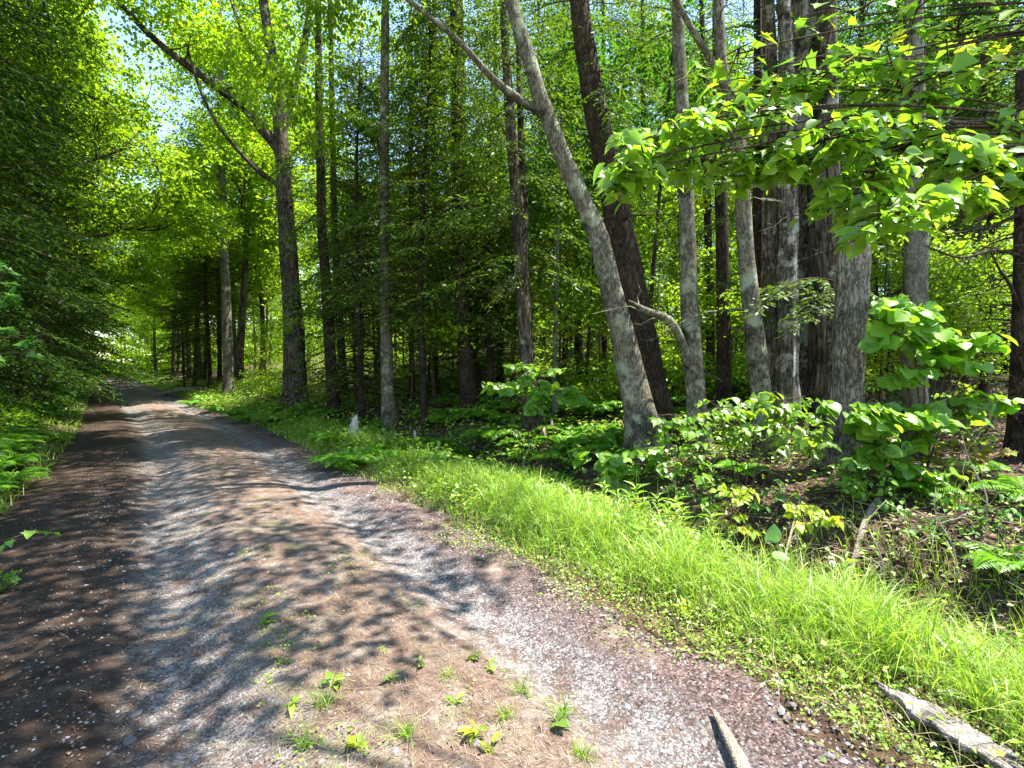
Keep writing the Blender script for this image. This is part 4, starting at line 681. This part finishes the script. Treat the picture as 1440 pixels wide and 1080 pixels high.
shrub('yellow_sapling', 'tall thin seedling with yellow green leaves before the bent tree', GX(1042, 4.6), [(1025, 690, 12, 10, 5, 0), (1050, 688, 10, 8, 4, 0), (1030, 730, 12, 12, 5, 0), (1050, 745, 8, 8, 3, 0), (1022, 715, 12, 8, 3, 0)], 4.5, 'yellow', .07, OVAL, cat='sapling', seed=11)
shrub('small_shrub', 'leafy sprig hanging into the frame at the left edge', G(-6.1, 5.0), [(5, 385, 30, 14, 6, 0), (0, 420, 40, 10, 6, 0), (10, 470, 50, 14, 9, .3), (0, 500, 40, 10, 8, .2)], 5.8, 'shade', .1, MAPLE, seed=12, asp=.95)
shrub('small_shrub', 'low leafy plant at the left edge beside the road shade', G(-3.6, 3.35), [(5, 765, 20, 8, 4, 0), (10, 822, 12, 6, 3, 0), (0, 800, 20, 10, 3, 0)], 3.4, 'hobble', .065, MAPLE, seed=13, asp=.95)
shrub('beech_tree', 'young beech limb with fresh green leaves arching over from the right', G(3.0, 1.8),
      [(868, 250, 24, 12, 8, -.12), (890, 228, 30, 16, 10, -.1), (925, 205, 34, 20, 13, 0), (975, 170, 40, 22, 15, 0), (1000, 235, 48, 14, 14, .2), (1050, 165, 48, 26, 15, .1), (1060, 220, 45, 14, 12, .3), (1110, 232, 45, 12, 14, .1), (1160, 205, 48, 20, 15, 0), (1215, 185, 48, 22, 14, .1), (1235, 250, 42, 14, 15, -.05), (1290, 205, 48, 22, 15, 0), (1345, 225, 48, 24, 16, 0), (1400, 240, 48, 22, 16, 0), (1275, 290, 36, 12, 13, -.3), (1236, 316, 20, 7, 7, -.35), (1325, 282, 34, 12, 11, -.2), (1440, 262, 34, 22, 12, 0), (1390, 180, 44, 24, 9, .3), (1100, 130, 50, 16, 7, .4), (1290, 155, 60, 16, 8, .4), (1185, 284, 22, 6, 6, -.1)],
      1.62, 'over', .054, OVAL, cat='tree', nrm0=(0, -.6, .8), seed=14, stems_from=PX(1640, 215, 1.8), per=8, spread=.115, asp=.74, stem_r=.005)
shrub('maple_tree', 'maple limb with lobed yellowish leaves above the beech limb', G(3.2, 1.2), [(1040, 75, 25, 15, 5, 0), (1090, 125, 30, 20, 8, 0), (1150, 120, 40, 24, 12, 0), (1210, 100, 40, 24, 10, 0), (1260, 130, 40, 24, 12, 0), (1320, 110, 40, 24, 10, 0), (1200, 25, 40, 14, 5, .2), (1345, 50, 40, 25, 8, 0), (1410, 60, 40, 30, 10, .2), (1290, 20, 30, 16, 4, 0)],
      1.8, 'upmaple', .054, MAPLE, cat='tree', seed=15, stems_from=PX(1750, 40, 1.7), per=4, asp=.95, stem_r=.005)
shrub('bramble', 'tangled bramble with small green leaves in the brush near the right edge', GX(1395, 4.1), [(1370, 720, 30, 16, 12, 0), (1410, 745, 26, 16, 10, 0), (1330, 745, 26, 14, 9, 0), (1425, 690, 16, 14, 6, 0), (1290, 735, 20, 10, 6, 0)], 4.0, 'shade', .05, OVAL, seed=21, spread=.1)
shrub('bramble', 'low green bramble in the ditch between the yellow seedlings and bent tree', GX(1085, 4.7), [(1060, 700, 20, 12, 7, 0), (1100, 690, 20, 12, 7, 0), (1000, 700, 24, 12, 8, 0), (960, 690, 18, 10, 6, .2)], 4.7, 'shade', .055, OVAL, seed=22, spread=.1)
shrub('leafy_sapling', 'light green seedling cluster behind the smooth grey trunk foot', GX(1320, 6.3), [(1330, 590, 30, 20, 12, 0), (1380, 600, 30, 20, 12, 0), (1350, 550, 30, 16, 10, .2), (1410, 570, 24, 20, 10, 0), (1300, 640, 16, 12, 6, 0)], 6.3, 'under', .085, FOLD, cat='sapling', seed=23)
# trunks for the two off-frame limb trees
for root, foot, top in (('young beech', (3.0, 1.8), PX(1640, 215, 1.8)), ('maple limb', (3.2, 1.2), PX(1750, 40, 1.7))):
    for o in list(SC.objects):
        if o.type == 'EMPTY' and o.get('label', '').startswith(root):
            mb = MB(); b = np.array(o.location); q, _ = resample(np.array([[0, 0, -.1], [.05, .05, 1.0], [*(top-b)], [*(top-b+[.3, .2, 2.5])], [*(top-b+[.5, .2, 5])]]), 18); tube(mb, q, np.linspace(.06, .02, 18), 10, .4, .06); link('trunk', mb.mesh('trunk', M['barkgrey']), o)
for o in list(SC.objects):
    if o.get('label', '').startswith('maple limb'):
        link('crown', shade_cloud(91, [(1.3, 2.95, 5.6, 1.0, 0.6, 0.35, 14), (0.46, 3.2, 6.1, 1.2, 0.8, 0.4, 32), (-0.57, 3.59, 6.6, 1.1, 0.9, 0.4, 34), (-0.22, 2.55, 5.4, 0.8, 0.5, 0.3, 14)], 9, .1, 'maple', np.array(o.location)), o)  # leaf blobs added out of frame to throw dappled shade on the road
        m2 = MB(); b = np.array(o.location)
        for tgt in ((1.3, 2.95, 5.6), (0.46, 3.14, 6.1), (-0.57, 3.59, 6.6), (-0.21, 2.52, 5.5)):
            A = np.array([2.75, 1.85, 4.6]); q, _ = resample(np.array([A-b, (A*.5+np.array(tgt)*.5+[0, 0, .25])-b, np.array(tgt)-b]), 10); tube(m2, q, np.linspace(.018, .004, 10), 6)
        link('branch', m2.mesh('branch', M['barkgrey']), o)  # branches added to carry the unseen dapple leaves
# ------------------------------------------------------------------ dead wood and small things
def stick(name, label, pts, rad, mt='deadtwig', side=0, cat='branch', sides=8, rough=.15, seed=1):
    P, _ = resample(np.array(pts, float), 14); base = P[0].copy(); mb = MB(); tube(mb, P-base, np.interp(np.linspace(0, 1, 14), np.linspace(0, 1, len(rad)), rad), sides, rough=rough, seed=seed)
    rg = np.random.default_rng(seed)
    for _ in range(side):
        j = rg.integers(4, 12); d = unit(P[j+1]-P[j]+rg.normal(0, .6, 3)); tube(mb, P[j]-base+d*np.linspace(0, .1+.3*rg.random(), 5)[:, None]+rg.normal(0, .01, (5, 3)), np.linspace(.5, .15, 5)*rad[-1]+.001, 4)
    return tag(link(name, mb.mesh(name, M[mt]), None, base), label, cat)
def gp(px, Y, h=0): p = GX(px, Y); p[2] += h; return p
stick('fallen_branch', 'thick short stick lying on the road edge near the viewer', [gp(1003, 2.2, .03), gp(1022, 2.06, .045), gp(1040, 1.95, .04), gp(1062, 1.8, .035)], [.008, .017, .024, .027], 'drywood', cat='stick', rough=.35, seed=2)
stick('fallen_branch', 'curved grey log end below the broken snag', [gp(1187, 3.95, .02), gp(1200, 4.15, .05), gp(1218, 4.4, .08), gp(1245, 4.8, .06)], [.016, .024, .026, .022], seed=3)
stick('fallen_branch', 'pale stick leaning out of the grass left of the yellow seedling', [gp(1090, 4.2, .02), gp(1105, 4.4, .12), gp(1126, 4.85, .12)], [.014, .012, .009], 'deadtwig', seed=4)
stick('fallen_branch', 'thick pale broken branch in the ditch below the leaning pair', [gp(838, 5.4, .05), gp(822, 5.7, .16), gp(808, 5.95, .26)], [.03, .028, .016], 'palewood', seed=5)
stick('fallen_branch', 'long thin pale stick in the ditch left of the broken branch', [gp(828, 4.9, .03), gp(808, 5.3, .12), gp(786, 5.8, .25)], [.014, .013, .01], 'palewood', seed=6)
stick('fallen_branch', 'thin pale stick right of the broken branch in the ditch', [gp(860, 5.3, .05), gp(845, 5.6, .12), gp(836, 5.8, .2)], [.014, .012, .008], 'palewood', seed=7)
stick('fallen_branch', 'brown log half buried left of the bent lichened tree', [gp(1000, 5.9, .1), gp(1030, 5.6, .1), gp(1062, 5.3, .05)], [.03, .045, .03], 'barkdark', seed=8)
stick('fallen_branch', 'dark rotten log lying in the ditch right of the snag', [gp(1300, 4.0, .03), gp(1380, 4.35, .06), gp(1450, 4.8, .05)], [.018, .03, .03], 'barkdark', seed=9, side=3)
stick('fallen_branch', 'mossy fallen log under the hemlock cluster by the far road', [gp(225, 26, .1), gp(255, 25.5, .35), gp(285, 25.6, .3)], [.12, .12, .1], 'deadtwig', seed=10)
for i, (px, Y, h, lb) in enumerate(((1135, 4.1, .75, 'bent bare stem rising before the broken snag'), (1245, 3.9, .7, 'forked bare sapling in the brush right of centre'), (1350, 3.7, .7, 'curved bare stem in the brush near the right edge'), (1225, 3.8, .5, 'thin bare twig left of the forked bare sapling'), (955, 5.6, .4, 'short bare twig by the oval leaved shrub'), (742, 6.6, .8, 'thin bare stem in front of the umbrella shaped shrub'), (1385, 4.0, .8, 'slanting bare stem by the fern at the right edge'))):
    p = gp(px, Y, -.02); rg = np.random.default_rng(60+i); stick('bare_sapling', lb, [p, p+[rg.normal(0, .05), 0, h*.4], p+[rg.normal(-.06, .08), .03, h*.75], p+[rg.normal(-.08, .12), .05, h]], [.006, .005, .002], 'twig' if i % 2 else 'palewood', side=5, cat='sapling', sides=6, rough=.05, seed=60+i)
p = gp(497, 9.4, -.05); mb = MB(); tube(mb, np.array([[0, 0, 0], [.0, 0, .16], [.015, 0, .34], [.03, 0, .5], [.04, 0, .62]]), [.13, .115, .09, .06, .03], 14, .2, .12, seed=3, tipjag=.04)
tag(link('broken_stump', mb.mesh('broken_stump', M['palewood']), None, p), 'pale pointed broken stump at the end of the grass verge', 'stump')
p = gp(585, 9.9, -.05); mb = MB(); tube(mb, np.array([[0, 0, 0], [-.01, 0, .2], [-.03, 0, .42]]), [.035, .03, .024], 10, .1, .12, seed=5, tipjag=.02)
tag(link('broken_stump', mb.mesh('thin_stump', M['palewood']), None, p), 'thin pale broken stub right of the slim grey trunk', 'stump')
for px, Y, r, h, lb in ((768, 8.4, .05, .35, 'short grey dead stem beside the dark forked trunk foot'), (780, 8.6, .03, .4, 'thin leaning dead stem right of the short grey one')):
    p = gp(px, Y, -.05); mb = MB(); tube(mb, np.array([[0, 0, 0], [-.02, 0, h*.5], [-.06, 0, h]]), [r, r*.8, r*.6], 9, .2, .1, seed=px, tipjag=.03); tag(link('broken_stump', mb.mesh('dead_stem', M['deadtwig']), None, p), lb, 'stump')
# weathered board
def board():
    P0 = gp(1248, 2.24, .07); P1 = gp(1415, 1.86, .06); d = P1-P0; L = np.linalg.norm(d); nx, ny = 26, 7; V = []; rg = np.random.default_rng(4)
    for top in (1, 0):
        for i in range(nx):
            u = i/(nx-1); w = .066*(.4+.6*ss(0, .3, u))+.03*fbm(u*13, 1., 4); sh = .022*fbm(u*7, 4., 3)
            for j in range(ny): v = j/(ny-1)*2-1; V.append((u*L+(.12*fbm(v*4, 2., 3) if i in (0, nx-1) else 0), v*w+sh, (.012 if top else -.012)+.009*float(fbm(u*16, v*5, 3))+.01*u*(1-u)))
    f = []; n = nx*ny
    for i in range(nx-1):
        for j in range(ny-1): a = i*ny+j; f += [[a, a+ny, a+ny+1, a+1], [n+a, n+a+1, n+a+ny+1, n+a+ny]]
    for i in range(nx-1): a = i*ny; f += [[a, n+a, n+a+ny, a+ny], [a+ny-1, a+2*ny-1, n+a+2*ny-1, n+a+ny-1]]
    for j in range(ny-1): f += [[j, j+1, n+j+1, n+j], [(nx-1)*ny+j, n+(nx-1)*ny+j, n+(nx-1)*ny+j+1, (nx-1)*ny+j+1]]
    mb = MB(); mb.add(V, f); o = link('weathered_board', mb.mesh('board', M['plank']), None, P0); o.rotation_euler = Vector(d).to_track_quat('X', 'Z').to_euler()
    tag(o, 'weathered grey splintered board lying in the roadside grass', 'board')
board()
stick('wood_chip', 'small pale wood splinter in the grass beside the board', [gp(1310, 2.62, .12), gp(1340, 2.45, .08)], [.006, .012], 'palewood', cat='stick', seed=12)
# weeds on the road
def rosette(seed, n, size, up=.5, mt='hobble', tmpl=OVAL, asp=.5):
    rg = np.random.default_rng(seed); n = max(3, n-rg.integers(0, 5)); th = rg.random(n)*6.28; d = np.stack([np.cos(th), np.sin(th), up*rg.random(n)**1.5+.05], 1); z = rg.random(n)*size*.5*up; P = d*[.01, .01, 0]+np.stack([rg.normal(0, size*.13, n), rg.normal(0, size*.13, n), z+.004], 1)
    l = size*(.3+.9*rg.random(n)); pr = [leaves(tmpl, P, d, np.array([0, 0, 1.])+rg.normal(0, .4, (n, 3)), l, l*asp*(.7+.5*rg.random(n)))]
    q = int(rg.integers(4, 26)); Q = rg.normal(0, size*.22, (q, 3))*[1, 1, 0]; pr.append(blades(Q, size*(.2+.7*rg.random(q)), .0015+.002*rg.random(q), .8+.8*rg.random(q)))
    q = int(rg.integers(6, 22)); Q = rg.normal(0, size*.3, (q, 3))*[1, 1, 0]+[0, 0, .006]; pr.append(leaves(FOLD, Q, rand_unit(q, rg)*[1, 1, .3], np.array([0, 0, 1.])+rg.normal(0, .4, (q, 3)), size*.22, size*.15))
    return leaf_mesh('rosette', pr, M[mt])
def tuft(seed, n, h):
    P = np.random.default_rng(seed).normal(0, .018, (n, 3))*[1, 1, 0]; return leaf_mesh('tuft', [blades(P, h*(.5+R.random(n)*.7), .003+.003*R.random(n), .7+.8*R.random(n))], M['grass'])
for i, (px, py, k, s, lb) in enumerate(((370, 885, 'r', .075, 'plantain weed alone on the shaded part of the road'), (395, 942, 'r', .045, 'tiny seedling below the lone plantain on the road'), (412, 1003, 'r', .085, 'broad leaved weed left of the large grass tuft'), (455, 1005, 't', .14, 'largest grass tuft growing in the road middle'), (470, 975, 'r', .06, 'upright leaf weed behind the largest grass tuft'),
                                        (505, 1066, 'y', .05, 'yellow green clump at the bottom edge of the road'), (570, 1050, 't', .09, 'grass tuft right of the yellow green clump'), (592, 945, 'r', .045, 'small weed in the road centre, left of the round leaved runner'), (540, 925, 'r', .032, 'smallest sprout on the road middle'), (665, 930, 'r', .045, 'round leaved runner beside the right wheel track'),
                                        (690, 943, 'r', .04, 'second sprout of the round leaved runner'), (735, 975, 't', .1, 'grass tuft between the runner and right wheel track'), (790, 1005, 't', .13, 'grass tuft with a round leaf by the wheel track'), (780, 1025, 'r', .055, 'round leaved weed in front of the right grass tuft'), (670, 1045, 'y', .06, 'small yellowish weed left of the right grass tuft'), (550, 970, 'r', .06, 'flat silvery weed with long leaves in the road middle'), (640, 1000, 'r', .04, 'little dark weed right of the flat silvery weed'), (690, 1070, 'y', .05, 'yellowish sprig at the bottom edge of the road'), (820, 1070, 't', .08, 'grass tuft at the bottom edge by the wheel track'), (430, 1060, 't', .08, 'thin grass patch at the bottom left of the clump'), (630, 960, 't', .05, 'thin short grass wisp in the road middle'), (710, 1020, 't', .07, 'faint grass wisp between yellowish weed and right tuft'))):
    Yw = 1085/(py-HOR)*.99; p = GX(px, Yw)+[0, 0, .004]; me = tuft(i, 40, s) if k == 't' else rosette(i, 9, s, .9, 'yellow' if k == 'y' else ('weedleaf' if i % 2 else 'grass'), ROUNDL if i in (9, 10, 13, 5) else OVAL, .9 if i in (9, 10, 13, 5) else .5)
    tag(link('grass_tuft' if k == 't' else 'weed', me, None, p), lb, 'grass tuft' if k == 't' else 'weed', 'weeds growing on the road')
# verge plants
p = gp(1085, 3.55, 0); e = empty('burdock_plant', p, 'single large pale round leaf standing above the grass', 'plant'); mb = MB(); tube(mb, np.array([[0, 0, 0], [0, .0, .15], [-.01, -.01, .3]]), [.006, .005, .004], 6); link('stem', mb.mesh('stem', M['hobble']), e)
link('leaf', leaf_mesh('leaf', [leaves(ROUNDL, np.array([[-.01, .0, .3], [.01, 0, .2]]), np.array([[.1, -.2, .6], [.8, -.4, .1]]), np.array([[.2, -1, .4], [.1, -.4, 1]]), np.array([.13, .1]), np.array([.13, .09]))], leaf_mat('pale burdock leaf', [(.13, .27, .1), (.16, .3, .12)], .3)), e)
def tall_weed(seed, n, h): 
    rg = np.random.default_rng(seed); z = np.linspace(.15, 1, n)*h; th = np.arange(n)*2.4; d = np.stack([np.cos(th), np.sin(th), .5+0*th], 1); P = np.stack([0*z, 0*z, z], 1); l = .11*(.7+.5*rg.random(n))
    mb = [leaves(FOLD, P, d, np.array([0, 0, 1.])+rg.normal(0, .2, (n, 3)), l, l*.22)]; u = np.array([[0, 0, 0.]]); mb.append(leaves(DIAM, np.array([[0, 0, 0.], [0, 0, 0.]]), np.array([[0, 0, 1.], [0, 0, 1.]]), np.array([[1., 0, 0], [0, 1., 0]]), h*1.6, .007)); return leaf_mesh('tall_weed', mb, M['grass'])
TW = [tall_weed(k, 26, .34) for k in range(3)]
for i, (px, Y) in enumerate(((868, 4.7), (885, 4.6), (905, 4.5), (925, 4.45), (940, 4.35), (960, 4.3), (850, 4.9), (895, 4.75), (950, 4.5), (1190, 3.4), (1000, 4.0))):
    tag(link('tall_weed', TW[i % 3], None, gp(px, Y), i*1.1, .9+.3*random.random()), 'upright narrow leaved weed at the back of the grass verge', 'weed', 'narrow leaved weeds behind the verge')
for i, (px, Y, lb) in enumerate(((1065, 2.78, 'yellow leaved seedling low in the grass near the gravel edge'), (965, 2.9, 'small yellow green sprig at the gravel edge left of the yellow seedling'), (1240, 2.75, 'yellowish seedling in the grass above the board'), (770, 4.0, 'rounded weed at the grass edge along the wheel track'))):
    tag(link('seedling', rosette(80+i, 8, .06, 1.6, 'yellow' if i < 3 else 'hobble', FOLD, .6), None, gp(px, Y, .1)), lb, 'seedling')
p = gp(1167, 3.2, 0); e = empty('dandelion', p, 'white dandelion seed head standing in the grass', 'flower'); mb = MB(); tube(mb, np.array([[0, 0, 0], [0, 0, .15], [.01, -.01, .27]]), [.002, .002, .0018], 5); link('stem', mb.mesh('stem', M['hobble']), e)
dd = rand_unit(160); m_, N_, L_, out_ = mat('seed fluff'); b_ = N_('BsdfDiffuse'); b_.inputs[0].default_value = (.75, .74, .7, 1); L_(b_.outputs[0], out_.inputs[0])
link('seed_head', leaf_mesh('seed_head', [leaves(DIAM, np.tile([.01, -.01, .28], (160, 1)), dd, rand_unit(160), .022, .006)], m_), e)
# stones standing out
ICO = None
for i, (px, py, r, lb) in enumerate(((678, 887, .022, 'pale stone lying on the right wheel track'), (190, 1000, .03, 'flat grey stone on the left of the road, upper one'), (182, 1038, .032, 'flat grey stone on the left of the road, lower one'), (185, 795, .03, 'pale flat stone in the left wheel track'), (145, 852, .03, 'greyish flat stone in the dark left track'), (1115, 995, .02, 'whitish stone chip at the gravel edge near the viewer'), (872, 962, .02, 'flat pale stone chip left of the grass edge'), (600, 830, .02, 'greenish flat stone in the road middle'))):
    Yw = 1085/(py-HOR); mb = MB(); th = np.linspace(0, 6.283, 9)[:-1]; V = []
    for z, s in ((-.3, .8), (.15, 1), (.42, .62)): 
        for a in th: V.append((math.cos(a)*s*r*(1+.25*math.sin(3*a+i)), math.sin(a)*s*r*.7*(1+.2*math.cos(2*a+i*2)), z*r))
    f = [[8*k+j, 8*k+(j+1) % 8, 8*k+8+(j+1) % 8, 8*k+8+j] for k in range(2) for j in range(8)]+[list(range(16, 24))]; mb.add(V, f); tag(link('stone', mb.mesh('stone', M['stone'], False), None, GX(px, Yw)+[0, 0, .004], i*1.1), lb, 'stone')
# ------------------------------------------------------------------ light, sky, camera
w = bpy.data.worlds.new('World'); SC.world = w; w.use_nodes = True; nt = w.node_tree; bg = nt.nodes['Background']
sky = nt.nodes.new('ShaderNodeTexSky'); sky.sky_type = 'NISHITA'; sky.sun_disc = False; sky.sun_elevation = SUN_EL; sky.sun_rotation = SUN_AZ; sky.air_density = 1.25; sky.dust_density = .25; sky.ozone_density = 2.0
nt.links.new(sky.outputs[0], bg.inputs[0]); bg.inputs[1].default_value = .12
sl = bpy.data.lights.new('sun', 'SUN'); sl.energy = 5; sl.angle = math.radians(.5); sl.color = (1, .95, .86); so = bpy.data.objects.new('sun', sl); COL.objects.link(so)
sd = Vector((math.sin(SUN_AZ)*math.cos(SUN_EL), math.cos(SUN_AZ)*math.cos(SUN_EL), math.sin(SUN_EL))); so.rotation_euler = sd.to_track_quat('Z', 'Y').to_euler(); so.location = (20, 0, 40)
cam = bpy.data.cameras.new('camera'); cam.sensor_width = 36; cam.lens = 36*F/1440; cam.shift_y = -25/1440; cam.clip_end = 2000; cam.clip_start = .05
co = bpy.data.objects.new('camera', cam); COL.objects.link(co); co.location = (0, 0, HC); co.rotation_euler = (math.pi/2, 0, 0); SC.camera = co
SC.view_settings.view_transform = 'Standard'; SC.view_settings.look = 'None'; SC.view_settings.exposure = 2.06; SC.view_settings.gamma = 1
cy = SC.cycles; cy.max_bounces = 6; cy.diffuse_bounces = 4; cy.transmission_bounces = 4; cy.glossy_bounces = 2; cy.use_denoising = True
try: cy.denoiser = 'OPENIMAGEDENOISE'; cy.denoising_input_passes = 'RGB_ALBEDO_NORMAL'
except Exception: pass
cy.use_adaptive_sampling = False; cy.caustics_reflective = False; cy.caustics_refractive = False; SC.render.use_persistent_data = False
